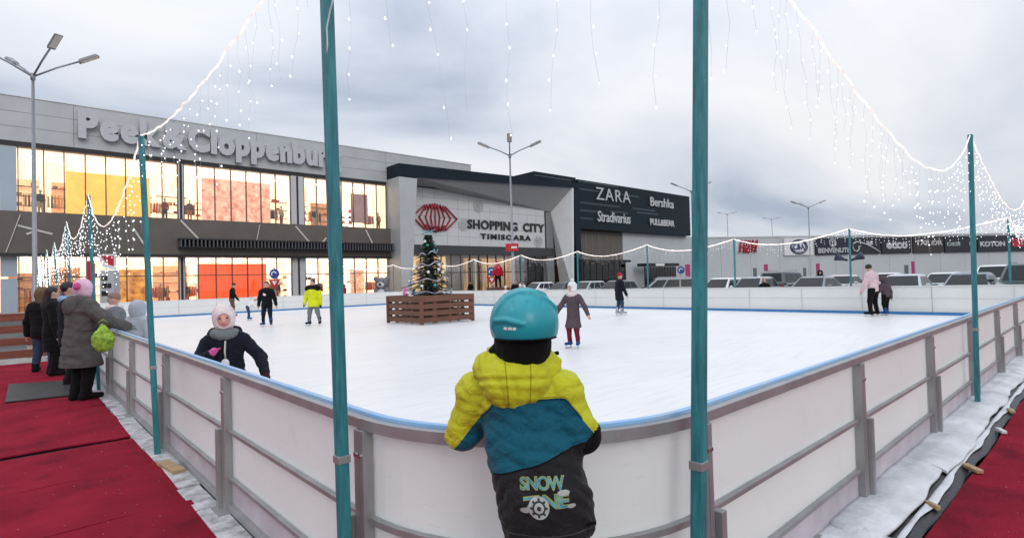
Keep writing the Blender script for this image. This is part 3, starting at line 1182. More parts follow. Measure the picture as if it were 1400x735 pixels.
xs = [1.75, 3.55, 5.1, 6.6, 8.4, 10.3, 12.2, 14.2, 16.3, 18.4, 20.8]
sl = ['where the frost is trodden grey by the corner', 'before the first straight post', 'with a grey fold between two posts', 'under the teal pole by the barrier',
      'beyond the teal pole', 'two bays past the teal pole', 'three bays past the teal pole', 'four bays past the teal pole', 'five bays past the teal pole', 'at the far barrier end']
for i in range(len(xs) - 1):
    zlift = 0.006 * (i % 2)
    o = lumpy(xs[i] - 0.06, xs[i + 1] + 0.06, 0.905 + 0.02 * math.sin(i * 2.1), 1.185, lambda v: 0.012 + zlift + 0.042 * min(1, v * 2.2), 40, 10, 30 + i, 0.016, 0.007).build('insulation_sheet', sheet_m, None, True)
    tag(o, 'lumpy white frosty insulation sheet ' + sl[i], 'insulation sheet')
lumpy_l = lumpy(1.7, 22, 0.80, 0.97, lambda v: -0.035 + 0.03 * v, 160, 5, 77, 0.01, 0.006).build('black_liner', liner_m, None, True)
tag(lumpy_l, 'crumpled black plastic liner showing under the white insulation sheets', 'liner')
o = lumpy(2.0, 21.5, 0.862, 0.90, lambda v: -0.012 + 0.006 * v, 260, 3, 78, 0.004, 0.004).build('white_edge_sheet', sheet_m, None, True)
tag(o, 'narrow torn white sheet edge lying on the black liner', 'sheet')
wb = [(5.35, 0.80, 0.19, 0.35, 'broken pale wooden stick poking out onto the red carpet'), (6.75, 0.79, 0.16, 0.1, 'small white wooden wedge at the carpet edge near the teal pole'),
      (7.75, 0.82, 0.18, -0.1, 'brown wooden block under the liner beyond the white wedge'), (4.35, 0.86, 0.12, 0.5, 'stubby wooden peg under the torn white sheet edge')]
for x, y, L, a, lb in wb:
    tag(MB().box((x, y, -0.006), (L * 0.26, L * 0.85, 0.028), rz=-1.2 + a).build('wood_block', sheet_m if 'white wooden' in lb else wood_raw, None, False, 0.005), lb, 'wood block')

# ------------------------------------------------------------------ teal poles
teal = mat('teal_painted_wood', (0.026, 0.205, 0.225), 0.5, 0, 0.34, 5.0, 0.35, 22, stretch=(9, 9, 0.8), col2=(0.012, 0.125, 0.155))
POLES = {}


def pole(key, base, top, label, w=0.046, group=None, extra=True):
    base, top = Vector(base), Vector(top)
    t = thing('light_pole', label, 'pole', base, 0, group)
    ax = (top - base)
    b = MB()
    b.beam((0, 0, 0), ax, w, w)
    b.build('shaft', teal, t, False, 0.006)
    if extra:
        c = ax * (0.80 / ax.z)
        MB().box(c, (w + 0.008, w + 0.008, 0.032)).build('bracket', galv, t, False, 0.003)
    POLES[key] = top
    return t


def line_ext(a, b, z):
    t = (z - a.z) / (b.z - a.z)
    return a + (b - a) * t


A, B_ = at_x(471, 735, 0.99), at_x(447, 5, 0.99)
pole('nl', line_ext(A, B_, 0.0), line_ext(A, B_, 3.1), 'thick teal wooden pole bolted to the left end of the curved barrier')
A, B_ = at_y(955, 735, 1.075), at_y(958, 5, 1.075)
pole('nr', line_ext(A, B_, 0.0), line_ext(A, B_, 3.1), 'thick teal wooden pole at the right end of the curved barrier')
pole('r1', (7.72, 1.085, 0.03), (7.86, 1.06, 2.97), 'straight teal pole standing on the white insulation sheets')
pole('r2', (13.6, 1.085, 0.03), (13.7, 1.06, 3.0), 'teal pole next along the barrier after the one on white sheets')
pole('r3', (18.0, 1.085, 0.03), (18.0, 1.06, 3.0), 'teal pole at the far end of the insulation sheets')
LY = [6.02, 10.65, 15.4, 20.0, 24.6, 29.2, 33.8]
LN = ['leaning teal pole beside the red carpet near the pale pink hat', 'teal pole rising behind the grey coated adult', 'teal pole behind the two black coated watchers',
      'thin far teal pole fourth along the carpet side', 'thin far teal pole fifth along the carpet side', 'thin far teal pole sixth along the carpet side', 'farthest teal pole of the carpet side']
for k, (y, lb) in enumerate(zip(LY, LN)):
    pole('l%d' % k, (0.985, y, 0), (0.90 - 0.01 * (k % 2), y + 0.05, 2.95 + 0.07 * (k % 3)), lb)
BY = [2.25, 6.52, 10.8, 15.05, 19.4, 23.8, 28.3, 32.6]
BN = ['teal pole of the car park side closest to the straight barrier', 'teal pole carrying two dark loudspeaker horns', 'teal pole in front of the white hatchback', 'teal pole in front of the long silver estate car',
      'teal pole in front of the navy portal pier', 'teal pole behind the helmet of the child', 'teal pole beside the christmas tree', 'teal pole hidden behind the christmas tree']
for k, (y, lb) in enumerate(zip(BY, BN)):
    t = pole('b%d' % k, (XB + 0.115, y, -0.12), (XB + 0.13, y - 0.03, 2.98 + 0.05 * (k % 2)), lb, 0.058)
    if k == 1:
        hm = mat('speaker_navy', (0.02, 0.03, 0.06), 0.5, 0, 0.1)
        for s in (-1, 1):
            MB().tube([(0.0, s * 0.06, 2.02), (-0.03, s * 0.18, 2.06), (-0.05, s * 0.42, 2.17)], [0.04, 0.05, 0.15], 12).build('loudspeaker_horn', hm, t, True)
pole('c0', (21.6, YB - 0.15 + 0.3, -0.12), (21.6, YB + 0.15, 3.0), 'teal pole at the rink corner behind the christmas tree')
pole('c1', (17.25, YB + 0.12, -0.12), (17.25, YB + 0.12, 3.0), 'teal pole in front of the grey animal figure by the shop')

# ------------------------------------------------------------------ icicle light strings
rope_m = mat('rope_light', (1.0, 0.84, 0.77), 0.5, 0, 0.2, 9, emit=0.8, col2=(0.70, 0.53, 0.49))
bulb_m = mat('led_bulb', (0.93, 0.96, 1.0), 0.4, 0, 0, emit=2.2)
wire_m = mat('clear_wire', (0.62, 0.63, 0.66), 0.4, 0, 0)


def light_string(a, b, sag, label, n=26, lmin=0.25, lmax=0.8, step=0.085, seed=1, rr=0.0065, br=0.0048, skew=0.5):
    r2 = random.Random(seed)
    a, b = Vector(a), Vector(b)
    t = thing('light_string', label, 'string lights', a)
    d = b - a
    k = 40
    path = []
    for i in range(k + 1):
        u = i / k
        uu = u
        s = 4 * u * (1 - u) * (1 + skew * (u - 0.5))
        p = d * u - Vector((0, 0, sag * s))
        p += Vector((r2.uniform(-1, 1), r2.uniform(-1, 1), r2.uniform(-1, 1))) * 0.008
        path.append(p)
    MB().tube(path, [rr * r2.uniform(0.75, 1.25) for _ in path], 6).build('rope', rope_m, t, True)
    wb_, bb = MB(), MB()
    for i in range(n):
        u = (i + 0.5) / n + r2.uniform(-.3, .3) / n
        j = min(int(u * k), k - 1)
        p = path[j].lerp(path[j + 1], u * k - j)
        L = r2.uniform(lmin, lmax)
        m = max(2, int(L / step))
        pts = [p]
        q = p.copy()
        for s in range(m):
            q = q + Vector((r2.uniform(-1, 1) * 0.022, r2.uniform(-1, 1) * 0.022, -step * r2.uniform(0.85, 1.15)))
            pts.append(q.copy())
            if r2.random() < 0.86:
                bb.octa(q + Vector((r2.uniform(-.012, .012), r2.uniform(-.012, .012), 0)), br * r2.uniform(0.7, 1.25))
        wb_.tube(pts, 0.0006, 3, caps=False)
    stuff(wb_.build('hanging_wires', wire_m, t))
    stuff(bb.build('bulbs', bulb_m, t))
    return t


P = POLES
light_string(P['nl'], P['l0'], 0.16, 'icicle lights sloping down to the leaning pole over the red carpet', 26, 0.35, 0.75, 0.10, 1)
light_string(P['nl'] , P['nr'], 0.22, 'icicle lights hanging between the two thick foreground poles', 9, 0.5, 0.9, 0.115, 2)
light_string(P['nr'], P['r1'], 0.62, 'deeply sagging icicle lights above the straight barrier', 44, 0.35, 0.8, 0.095, 3, skew=1.1)
light_string(P['r1'], P['r2'], 0.62, 'sagging icicle lights beyond the pole on the white sheets', 52, 0.3, 0.7, 0.085, 4)
light_string(P['r2'], P['r3'], 0.5, 'icicle lights at the far end of the straight barrier', 50, 0.3, 0.7, 0.085, 5)
for k in range(6):
    light_string(P['l%d' % k], P['l%d' % (k + 1)], [0.62, 0.5, 0.4, 0.4, 0.4, 0.4][k], ['dense icicle lights in front of the brown shop band', 'dense icicle lights one pole past the grey coated adult', 'dense icicle lights above the black coated watchers',
                 'far icicle lights before the fifth carpet side pole', 'far icicle lights before the sixth carpet side pole', 'farthest icicle lights of the carpet side'][k], (26, 26, 24, 20, 18, 16)[k], 0.4, 1.0, 0.095, 10 + k, br=(0.0062, 0.0075, 0.009, 0.010, 0.011, 0.012)[k], rr=0.007)
BL = ['between the last two car park side poles', 'beside the pole with loudspeaker horns', 'in front of the white hatchback', 'in front of the silver estate car', 'in front of the shopping entrance',
      'above the white bobble hats', 'just right of the christmas tree']
light_string(P['r3'], P['b0'], 0.4, 'icicle lights rounding the corner to the car park side', 40, 0.25, 0.6, 0.08, 6, br=0.009)
for k in range(7):
    light_string(P['b%d' % k], P['b%d' % (k + 1)], 0.36, 'thin cream light string with short icicles ' + BL[k], 34, 0.15, 0.5, 0.1, 40 + k, rr=0.022, br=0.008)
light_string(P['b7'], P['c0'], 0.36, 'thin cream light string passing behind the christmas tree', 30, 0.15, 0.5, 0.1, 60, rr=0.022, br=0.008)
light_string(P['c0'], P['c1'], 0.36, 'thin cream light string left of the christmas tree', 30, 0.15, 0.5, 0.1, 61, rr=0.022, br=0.008)
# loose wire end on the near pole
p0 = P['nl'].lerp(Vector((P['nl'].x, P['nl'].y, 0)), 0.30)
A, B_ = at_x(452, 12, 0.94), at_x(446, 60, 0.94)
tag(MB().tube([A + Vector((0, -.05, 0.05)), A, A.lerp(B_, 0.5) + Vector((0, 0.015, 0)), B_ + Vector((0, -0.012, -0.01)), B_ + Vector((0, 0.0, -0.04))], 0.003, 5).build('loose_wire', mat('pale_wire', (0.75, 0.78, 0.8), 0.4, 0, 0), None, True), 'loose pale wire end tied round the left foreground pole', 'wire')


# ------------------------------------------------------------------ clothing store building (two storeys of lit windows)
FY = 52.0
clad = mat('grey_cladding', (0.47, 0.485, 0.49), 0.5, 0.1, 0.06, 0.6, 0.03, 5)
clad2 = mat('pale_cladding', (0.72, 0.73, 0.73), 0.5, 0.1, 0.05, 0.6, 0.03, 5)
brown = mat('brown_cladding', (0.125, 0.105, 0.088), 0.55, 0, 0.10, 0.8, 0.05, 6)
darkm = mat('dark_frame', (0.03, 0.028, 0.03), 0.5, 0.3, 0.1)
mullm = mat('bronze_mullion', (0.16, 0.10, 0.07), 0.5, 0.2, 0.1)
navy = mat('navy_cladding', (0.007, 0.015, 0.024), 0.5, 0.0, 0.15, 0.5, spec=0.2)
glassm = glass_mat('shop_glass', (0.97, 0.96, 0.94), 0.06)
bluegl = mat('frosted_blue_glass', (0.40, 0.47, 0.53), 0.25, 0, 0.06, 0.4)
interior_m = mat('glowing_interior_wall', (1.0, 0.80, 0.60), 0.8, 0, 0.30, 0.9, emit=0.95, stretch=(1.0, 1.0, 0.12), col2=(1.0, 0.58, 0.34))  # wall emits by itself, standing in for the indoor lighting
inter_c = mat('interior_ceiling', (0.9, 0.85, 0.78), 0.8, 0, 0, emit=0.8)  # ceiling glows as well, in place of light thrown by its lamps
lampm = mat('ceiling_lamp', (1.0, 0.90, 0.74), 0.5, 0, 0, emit=5.0)
stripm = mat('white_light_strip', (0.60, 0.57, 0.52), 0.5, 0, 0.1)
b0 = thing('clothing_store_building', 'long grey two storey store with glowing shop windows and big raised letters', 'building', (0, FY, 0))
MB().bx(-16, 41, 5.2, 40, -0.12, 15.35).build('core', clad, b0)
MB().bx(29.62, 41, 2.0, 5.19, -0.12, 15.35).build('core', clad, b0)
MB().bx(-16, -3.02, 1.3, 5.19, -0.12, 15.35).build('core', clad, b0)
# fascia panels
rows = [12.38, 13.42, 14.48, 15.56]
cols = [-16, -9.5, -3, 3.5, 10, 16.5, 23, 29.5, 35.4, 41]
for i in range(len(rows) - 1):
    for j in range(len(cols) - 1):
        MB().bx(cols[j] + 0.012, cols[j + 1] - 0.012, 0.0, 0.35, rows[i] + 0.012, rows[i + 1] - 0.012).build('fascia_panel', clad, b0)
MB().bx(-16, 41, 0.06, 2.0, 12.3, 15.5).build('fascia_backing', darkm, b0)
MB().bx(-16.1, 41.1, -0.06, 0.5, 15.565, 15.64).build('parapet_coping', clad2, b0)
MB().bx(-16, 29.5, -0.02, 0.6, 12.02, 12.36).build('window_head', darkm, b0)
# brown band between floors
MB().bx(-16, 29.75, -0.55, 1.2, 4.45, 7.38).build('brown_band', brown, b0)
MB().bx(-16, 29.9, -0.6, 1.2, 4.25, 4.44).build('soffit_trim', darkm, b0)
MB().bx(-16, 29.5, 0.0, 1.0, -0.12, 0.30).build('plinth', mat('plinth_stone', (0.42, 0.38, 0.36), 0.7, 0, 0.1), b0)
# diagonal pale strips on the brown band
for (x0, y0, x1, y1) in ((28, 293, 8, 345), (24, 308, 72, 320), (45, 317, 36, 320), (183, 313, 199, 337), (247, 301, 271, 326), (355, 307, 351, 328), (404, 309, 423, 331), (500, 314, 509, 332), (446, 325, 441, 331)):
    a, c = at_y(x0, y0, FY - 0.57), at_y(x1, y1, FY - 0.57)
    MB().beam((a.x, -0.57, a.z), (c.x, -0.57, c.z), 0.05, 0.13).build('light_strip', stripm, b0)
# louvred canopy
a, c = at_y(247, 326, FY - 1.4), at_y(532, 341, FY - 1.4)
MB().bx(10.0, 29.4, -1.5, -0.552, 5.62, 5.74).build('canopy_top', darkm, b0)
for k in range(66):
    x = 10.05 + k * 0.295
    MB().bx(x, x + 0.10, -1.48, -0.56, 5.05, 5.615).build('canopy_fin', mat('fin_grey', (0.10, 0.10, 0.115), 0.5, 0.3, 0.1), b0)
MB().bx(10.0, 29.4, -1.45, -0.556, 4.97, 5.045).build('canopy_base', darkm, b0)
# glazing
mull_u = [0.38, 1.77, 2.92, 4.16, 5.41, 6.66, 7.9, 9.11, 10.2]
bays_u = [(-16 + 1.3 * i) for i in range(12)]
groups_x = [mull_u, [10.65, 11.65, 13.0, 14.28, 15.54, 16.79, 18.08, 19.42], [20.72, 21.95, 23.2, 24.5, 25.75, 27.05, 28.38, 29.5]]


def glaze(xs, z0, z1, trans):
    for j in range(len(xs) - 1):
        MB().bx(xs[j] + 0.04, xs[j + 1] - 0.04, 0.10, 0.12, z0 + 0.05, z1 - 0.05).build('pane', glassm, b0)
    for x in xs:
        MB().bx(x - 0.035, x + 0.035, 0.02, 0.22, z0, z1).build('mullion', mullm, b0)
    if trans:
        MB().bx(xs[0] + 0.04, xs[-1] - 0.04, 0.04, 0.20, trans - 0.04, trans + 0.04).build('transom', mullm, b0)


for xs_ in groups_x:
    glaze(xs_, 7.39, 12.0, None)
    glaze(xs_, 0.31, 4.24, 2.75)
colm = mat('column_grey', (0.55, 0.54, 0.54), 0.6, 0, 0.05)
for x0, x1 in ((10.24, 10.61), (19.47, 20.67)):
    MB().bx(x0, x1, 0.0, 0.3, 7.385, 12.015).build('column', colm, b0)
    MB().bx(x0, x1, 0.0, 0.3, 0.305, 4.245).build('column', colm, b0)
    MB().bx((x0 + x1) / 2 - 0.09, (x0 + x1) / 2 + 0.09, -0.012, 0.0, 0.31, 12.0 if False else 4.24).build('column_groove', darkm, b0)
    MB().bx((x0 + x1) / 2 - 0.09, (x0 + x1) / 2 + 0.09, -0.012, 0.0, 7.39, 12.0).build('column_groove', darkm, b0)
for z0, z1 in ((7.39, 12.0), (0.31, 4.24)):
    for k in range(6):
        x1 = 0.28 - 2.3 * k
        MB().bx(x1 - 2.2, x1 - 0.9 if k == 0 else x1, 0.05, 0.12, z0, z1).build('dark_panel', darkm, b0)
    MB().bx(-0.58, 0.30, 0.02, 0.05, z0, 2.68 if z0 < 1 else z1).build('frosted_pane', bluegl, b0)
    if z0 < 1:
        MB().bx(-0.58, 0.30, 0.02, 0.05, 2.82, z1).build('frosted_pane', bluegl, b0)
# interior
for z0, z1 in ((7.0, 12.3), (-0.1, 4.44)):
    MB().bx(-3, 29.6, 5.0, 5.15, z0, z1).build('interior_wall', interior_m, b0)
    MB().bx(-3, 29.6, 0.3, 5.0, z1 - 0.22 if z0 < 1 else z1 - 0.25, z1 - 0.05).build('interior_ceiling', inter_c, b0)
    MB().bx(-3, 29.6, 0.3, 5.0, z0 + 0.3, z0 + 0.36).build('interior_floor', mat('interior_floor', (0.55, 0.42, 0.3), 0.35, 0, 0.1), b0)
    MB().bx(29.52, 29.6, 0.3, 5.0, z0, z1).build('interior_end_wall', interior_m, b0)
r2 = random.Random(5)
for zc_, yy in ((11.98, 1.6), (11.98, 3.2), (4.18, 1.4), (4.18, 3.0)):
    for k in range(22):
        x = 0.9 + k * 1.31 + r2.uniform(-.15, .15)
        MB().cyl((x, yy, zc_ - 0.06), 0.17, 0.05, 10).build('ceiling_lamp', lampm, b0)

# things shown behind the glass
def emis(name, c, s, **k):  # surface colour doubles as emission, indoor light put into the material
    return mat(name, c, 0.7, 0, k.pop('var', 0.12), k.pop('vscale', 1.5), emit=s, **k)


def panel(label, x0, x1, z0, z1, y, m, name='display_panel'):  # panels glow from their own material in place of shop lighting
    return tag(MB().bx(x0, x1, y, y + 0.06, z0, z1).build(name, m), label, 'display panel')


panel('large yellow self-glowing display panel behind the upper shop windows', 3.05, 8.4, 7.38, 10.75, FY + 1.0, emis('yellow_display', (1.0, 0.52, 0.10), 0.85, var=0.10))
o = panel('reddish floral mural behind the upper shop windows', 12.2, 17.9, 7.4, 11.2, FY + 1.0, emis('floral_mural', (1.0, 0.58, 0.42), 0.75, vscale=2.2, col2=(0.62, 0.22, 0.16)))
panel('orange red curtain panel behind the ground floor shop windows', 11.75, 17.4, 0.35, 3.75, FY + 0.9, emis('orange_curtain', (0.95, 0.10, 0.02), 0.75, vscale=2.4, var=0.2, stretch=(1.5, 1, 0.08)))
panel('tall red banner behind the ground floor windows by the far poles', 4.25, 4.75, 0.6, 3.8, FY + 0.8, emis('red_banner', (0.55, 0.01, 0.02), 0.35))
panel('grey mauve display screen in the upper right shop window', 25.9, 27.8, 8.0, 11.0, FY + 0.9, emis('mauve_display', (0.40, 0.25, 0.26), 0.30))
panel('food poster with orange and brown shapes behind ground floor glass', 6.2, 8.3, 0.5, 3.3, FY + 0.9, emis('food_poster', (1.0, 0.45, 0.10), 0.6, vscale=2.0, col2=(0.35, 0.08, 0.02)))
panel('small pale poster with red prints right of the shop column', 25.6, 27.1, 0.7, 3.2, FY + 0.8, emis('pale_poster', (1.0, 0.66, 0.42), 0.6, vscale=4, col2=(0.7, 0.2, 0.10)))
cl_cols = [(0.35, 0.07, 0.05), (0.05, 0.045, 0.06), (0.55, 0.32, 0.15), (0.6, 0.5, 0.4), (0.7, 0.25, 0.1), (0.18, 0.12, 0.1), (0.5, 0.08, 0.06)]
wh = ['under the yellow panel', 'left of the yellow panel', 'beside the mural', 'by the grey column', 'right of the wide column', 'under the mauve screen', 'near the portal', 'near the corner glass']
k = 0
for fl, (zb, yb) in enumerate(((7.42, 2.2), (0.34, 2.0))):
    for x in (1.3, 9.2, 11.3, 18.4, 22.6, 24.6, 28.5, 2.6):
        t = thing('clothes_rack', 'rail of hanging clothes on the %s floor %s' % (('upper', 'ground')[fl], wh[k % 8]), 'clothes rack', (x, FY + yb, zb))
        MB().tube([(-0.6, 0, 0), (-0.6, 0, 1.6), (0.6, 0, 1.6), (0.6, 0, 0)], 0.025, 6).build('frame', darkm, t)
        for q in range(6):
            c = cl_cols[r2.randrange(7)]
            MB().box((-0.5 + q * 0.2, 0, 1.08), (0.13, 0.45, 0.85 + r2.uniform(-.1, .12)), taper=0.8).build('garment', mat('garment_%d' % cl_cols.index(c), c, 0.9, 0, 0.15), t)
        k += 1
# shelving and mannequins
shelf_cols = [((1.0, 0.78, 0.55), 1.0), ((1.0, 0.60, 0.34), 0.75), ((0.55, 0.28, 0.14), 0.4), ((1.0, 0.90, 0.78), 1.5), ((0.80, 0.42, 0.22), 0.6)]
SW = ['next to the first upright', 'behind the second bay', 'behind the third bay', 'behind the middle bay', 'before the column', 'after the column', 'behind the sixth bay', 'behind the seventh bay', 'towards the portal', 'nearest the portal', 'at the corner bay', 'past the corner bay', 'beside the end wall', 'against the end wall']
for fl, zb in enumerate((7.36, 0.26)):
    x = -0.2
    n_ = 0
    while x < 28.4:
        w_ = r2.uniform(1.6, 3.0)
        ci = r2.randrange(5)
        t = thing('wall_shelf', 'shelf unit with glowing back on the %s floor %s' % (('upper', 'ground')[fl], SW[min(n_, 13)]), 'shelf', (x, FY + 4.5, zb), 0, 'shelf units with glowing backs inside the clothing store')
        hh_ = r2.uniform(2.4, 3.6)
        MB().bx(0, w_, 0.3, 0.36, 0, hh_).build('back_panel', emis('shelf_back_%d' % ci, shelf_cols[ci][0], shelf_cols[ci][1], var=0.2, vscale=2.5), t)  # glow put into the back panel, no shelf lamps
        for q in range(4):
            zz = 0.3 + q * hh_ / 4.2
            MB().bx(0.02, w_ - 0.02, 0.0, 0.29, zz, zz + 0.04).build('shelf', mullm, t)
            for g_ in range(int(w_ / 0.42)):
                if r2.random() < 0.4:
                    c = cl_cols[r2.randrange(7)]
                    MB().bx(0.1 + g_ * 0.42, 0.40 + g_ * 0.42, 0.02, 0.27, zz + 0.041, zz + 0.041 + r2.uniform(0.12, 0.34)).build('goods', mat('garment_%d' % cl_cols.index(c), c, 0.9, 0, 0.15), t)
        x += w_ + r2.uniform(0.15, 0.8)
        n_ += 1
MQ = None
for k, (x, fl, c) in enumerate(((1.6, 0, 1), (9.4, 0, 0), (11.2, 0, 5), (18.8, 0, 3), (22.0, 0, 1), (24.0, 0, 6), (28.9, 0, 2), (1.5, 1, 2), (2.9, 1, 1), (9.0, 1, 4), (10.9, 1, 5), (18.3, 1, 1), (21.6, 1, 6), (23.6, 1, 1))):
    t = thing('mannequin', 'dressed shop mannequin on the %s floor %s' % (('upper', 'ground')[fl], ['in black by the left glass', 'in dark red by the thin column', 'in brown beside the mural', 'in beige before the wide column', 'in black after the wide column', 'in red near the screen', 'in tan nearest the portal',
              'in tan by the left glass', 'in black next to the tan one', 'in orange by the poster', 'in brown beside the orange curtain', 'in black right of the orange curtain', 'in red after the wide column', 'in black after the red one'][k]), 'mannequin', (x, FY + 0.75, (7.36, 0.34)[fl]), r2.uniform(-.5, .5))
    if MQ is None:
        V_, Q_, L_ = implicit({'a': [('c', (0, 0, 0.95), (0, 0, 1.35), 0.15, 0.17, (1.15, 0.75)), ('c', (-0.17, 0, 1.42), (-0.25, 0.05, 1.1), 0.06, 0.05), ('c', (0.17, 0, 1.42), (0.26, 0.0, 1.1), 0.06, 0.05), ('c', (-0.25, 0.05, 1.1), (-0.2, -0.12, 0.95), 0.05, 0.04), ('c', (0.26, 0, 1.1), (0.24, -0.05, 0.85), 0.05, 0.04)],
                               'b': [('c', (-0.09, 0, 0.9), (-0.10, 0, 0.05), 0.10, 0.06), ('c', (0.09, 0, 0.9), (0.13, 0.05, 0.05), 0.10, 0.06)], 's': [('e', (0, 0, 1.70), (0.085, 0.10, 0.12)), ('c', (0, 0, 1.45), (0, 0, 1.6), 0.05, 0.045)]}, 0.035, ksoft=0.04)
        MQ = (V_.tolist(), Q_.tolist(), L_.tolist())
    me = bpy.data.meshes.new('figure')
    me.from_pydata(MQ[0], [], MQ[1])
    for m_ in (mat('garment_%d' % c, cl_cols[c], 0.9, 0, 0.15), mat('garment_%d' % ((c * 2 + 1) % 7), cl_cols[(c * 2 + 1) % 7], 0.9, 0, 0.15), colm):
        me.materials.append(m_)
    me.polygons.foreach_set('material_index', MQ[2])
    me.polygons.foreach_set('use_smooth', [True] * len(me.polygons))
    link('figure', me, t)
    MB().cyl((0, 0, 0.0), 0.2, 0.04, 16).build('stand', darkm, t)
# big raised letters
letm = mat('letter_face', (0.50, 0.51, 0.525), 0.45, 0.1, 0.05)
LTR = 'Peek&Cloppenburg'
ms = [text_mesh(ch, height=None, extrude=0.22, offset=0.06, m=letm) for ch in LTR]
dims = []
for me in ms:
    co = np.array([v.co for v in me.vertices])
    dims.append((co[:, 0].max(), co[:, 2].max()))
gap = 0.035
tot = sum(d[0] for d in dims) + gap * (len(ms) - 1)
S = 20.6 / tot
x = 3.72
capH = dims[0][1]
SZ = 2.15 / capH
for ch, me, d in zip(LTR, ms, dims):
    co = np.array([v.co for v in me.vertices])
    co[:, 0] = co[:, 0] * S
    co[:, 2] = co[:, 2] * SZ - ((0.30 * SZ * 0.62) if ch in 'pg' else 0)
    me.vertices.foreach_set('co', co.ravel())
    me.update()
    link('letter', me, b0, (x, -0.28, 13.06))
    x += (d[0] + gap) * S

# ------------------------------------------------------------------ entrance portal with the shopping centre sign
PY, SY = 49.5, 52.3
b1 = thing('entrance_portal', 'pale grey entrance portal with dark top band and red logo sign wall', 'building', (0, 0, 0))
X0, X1 = 29.6, 56.7
# dark roof band tapering towards the right
MB().slab([(X0, PY, 12.62), (X1 + 1.2, PY, 14.0), (X1 + 1.2, PY, 14.62), (X0, PY, 13.98)], 3.4).build('roof_band', navy, b1)
# left pier (inclined inner edge)
MB().slab([(X0, PY + 0.02, -0.12), (30.75, PY + 0.02, -0.12), (31.8, PY + 0.02, 12.60), (X0, PY + 0.02, 12.60)], 2.6).build('left_pier', clad, b1)
# sign wall made of tiles
tilem = mat('sign_wall_tile', (0.63, 0.645, 0.645), 0.42, 0.05, 0.03, 0.5)
wx0, wx1, wz0 = 31.0, 55.3, 5.85
MB().slab([(wx0 - 1, SY + 0.1, wz0), (wx1, SY + 0.1, wz0), (wx1, SY + 0.1, 10.8), (wx0 - 1, SY + 0.1, 12.75)], 0.5).build('sign_wall_backing', darkm, b1)


def wall_top(x):
    return 12.62 - (x - 31.0) * (1.85 / 24.3)


tw, th = 1.62, 1.08
i = 0
xx = wx0
while xx < 53.6:
    x2 = min(xx + tw, 53.9)
    z = wz0
    while z < 12.7:
        t0, t1 = wall_top(xx), wall_top(x2)
        za, zb = min(z + th, t0), min(z + th, t1)
        if za > z + 0.05 and zb > z + 0.02:
            MB().slab([(xx + .012, SY, z + .012), (x2 - .012, SY, z + .012), (x2 - .012, SY, zb - .012), (xx + .012, SY, za - .012)], 0.09).build('tile', tilem, b1)
        z += th
    xx += tw
MB().bx(53.92, 55.3, SY - 0.05, SY + 0.3, 0.0, 10.75).build('grey_pier', mat('mid_grey_cladding', (0.22, 0.23, 0.235), 0.5, 0.1, 0.05), b1)
# sloping soffit
sof = mat('soffit_grey', (0.40, 0.41, 0.42), 0.5, 0.1, 0.06)
MB().slab([(31.2, SY - 0.02, 12.60), (55.2, SY - 0.02, 10.77), (X1, PY + 0.05, 13.92), (31.8, PY + 0.05, 12.68)], 0.15).build('soffit', sof, b1)
# right blade
MB().slab([(55.2, SY - 0.03, 10.75), (56.75, SY - 0.03, -0.12), (56.15, PY + 0.03, -0.12), (X1, PY + 0.03, 13.9)][::-1], 0.25).build('blade', clad2, b1)
MB().bx(30.8, 55.3, SY - 0.25, SY + 0.4, 4.75, 5.83).build('entrance_fascia', mat('charcoal_fascia', (0.055, 0.055, 0.06), 0.5, 0.1, 0.1), b1)
# entrance glazing
ent_m = emis('entrance_interior', (0.95, 0.55, 0.26), 0.55, vscale=0.7, stretch=(1, 1, 0.2), col2=(0.16, 0.10, 0.08))  # uneven warm glow painted in as the light inside the entrance
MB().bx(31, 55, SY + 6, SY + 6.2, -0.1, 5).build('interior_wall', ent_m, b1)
MB().bx(31, 55, SY + 0.3, SY + 6, 4.7, 4.74).build('interior_ceiling', mat('entrance_ceiling', (0.35, 0.3, 0.26), 0.8, 0, 0), b1)
MB().bx(31.0, 38.0, SY + 1.2, SY + 1.3, 0, 4.6).build('glowing_shop_front', emis('shop_front_glow', (1.0, 0.66, 0.34), 0.62, vscale=0.8, stretch=(1, 1, 0.1)), b1)  # glow in the panel stands for the warm light inside
xm = [31.0 + 1.38 * k for k in range(17)]
for k in range(16):
    MB().bx(xm[k] + 0.04, xm[k + 1] - 0.04, SY - 0.02, SY, 0.05, 4.7).build('pane', glassm, b1)
for x in xm:
    MB().bx(x - 0.04, x + 0.04, SY - 0.1, SY + 0.06, -0.1, 4.74).build('mullion', mullm if x < 40 else darkm, b1)
MB().bx(31.0, 53.2, SY - 0.09, SY + 0.05, 2.65, 2.75).build('transom', darkm, b1)
for x in (42.2, 43.6, 50.2, 51.2):
    tag(MB().bx(x, x + 0.55, SY + 2.0, SY + 2.4, 0, 4.4).build('timber_column', mat('warm_timber', (0.42, 0.20, 0.06), 0.6, 0, 0.3, 2)), 'warm timber column inside the glazed mall entrance', 'column', 'timber columns in the mall entrance')
# red logo: nested chevrons
red = mat('logo_red', (0.36, 0.015, 0.03), 0.45, 0, 0.05)
cxl, czl = 35.75, 8.95
lg = thing('logo', 'red logo of nested chevron lines on the white sign wall', 'logo', (cxl, SY - 0.18, czl))


def poly_bar(name, pts, w, parent, m, dep=0.16):
    for p, q in zip(pts[:-1], pts[1:]):
        d = Vector((q[0] - p[0], 0, q[1] - p[1])).normalized() * w * 0.35
        MB().beam((p[0] - d.x, 0, p[1] - d.z), (q[0] + d.x, 0, q[1] + d.z), dep, w).build(name, m, parent)


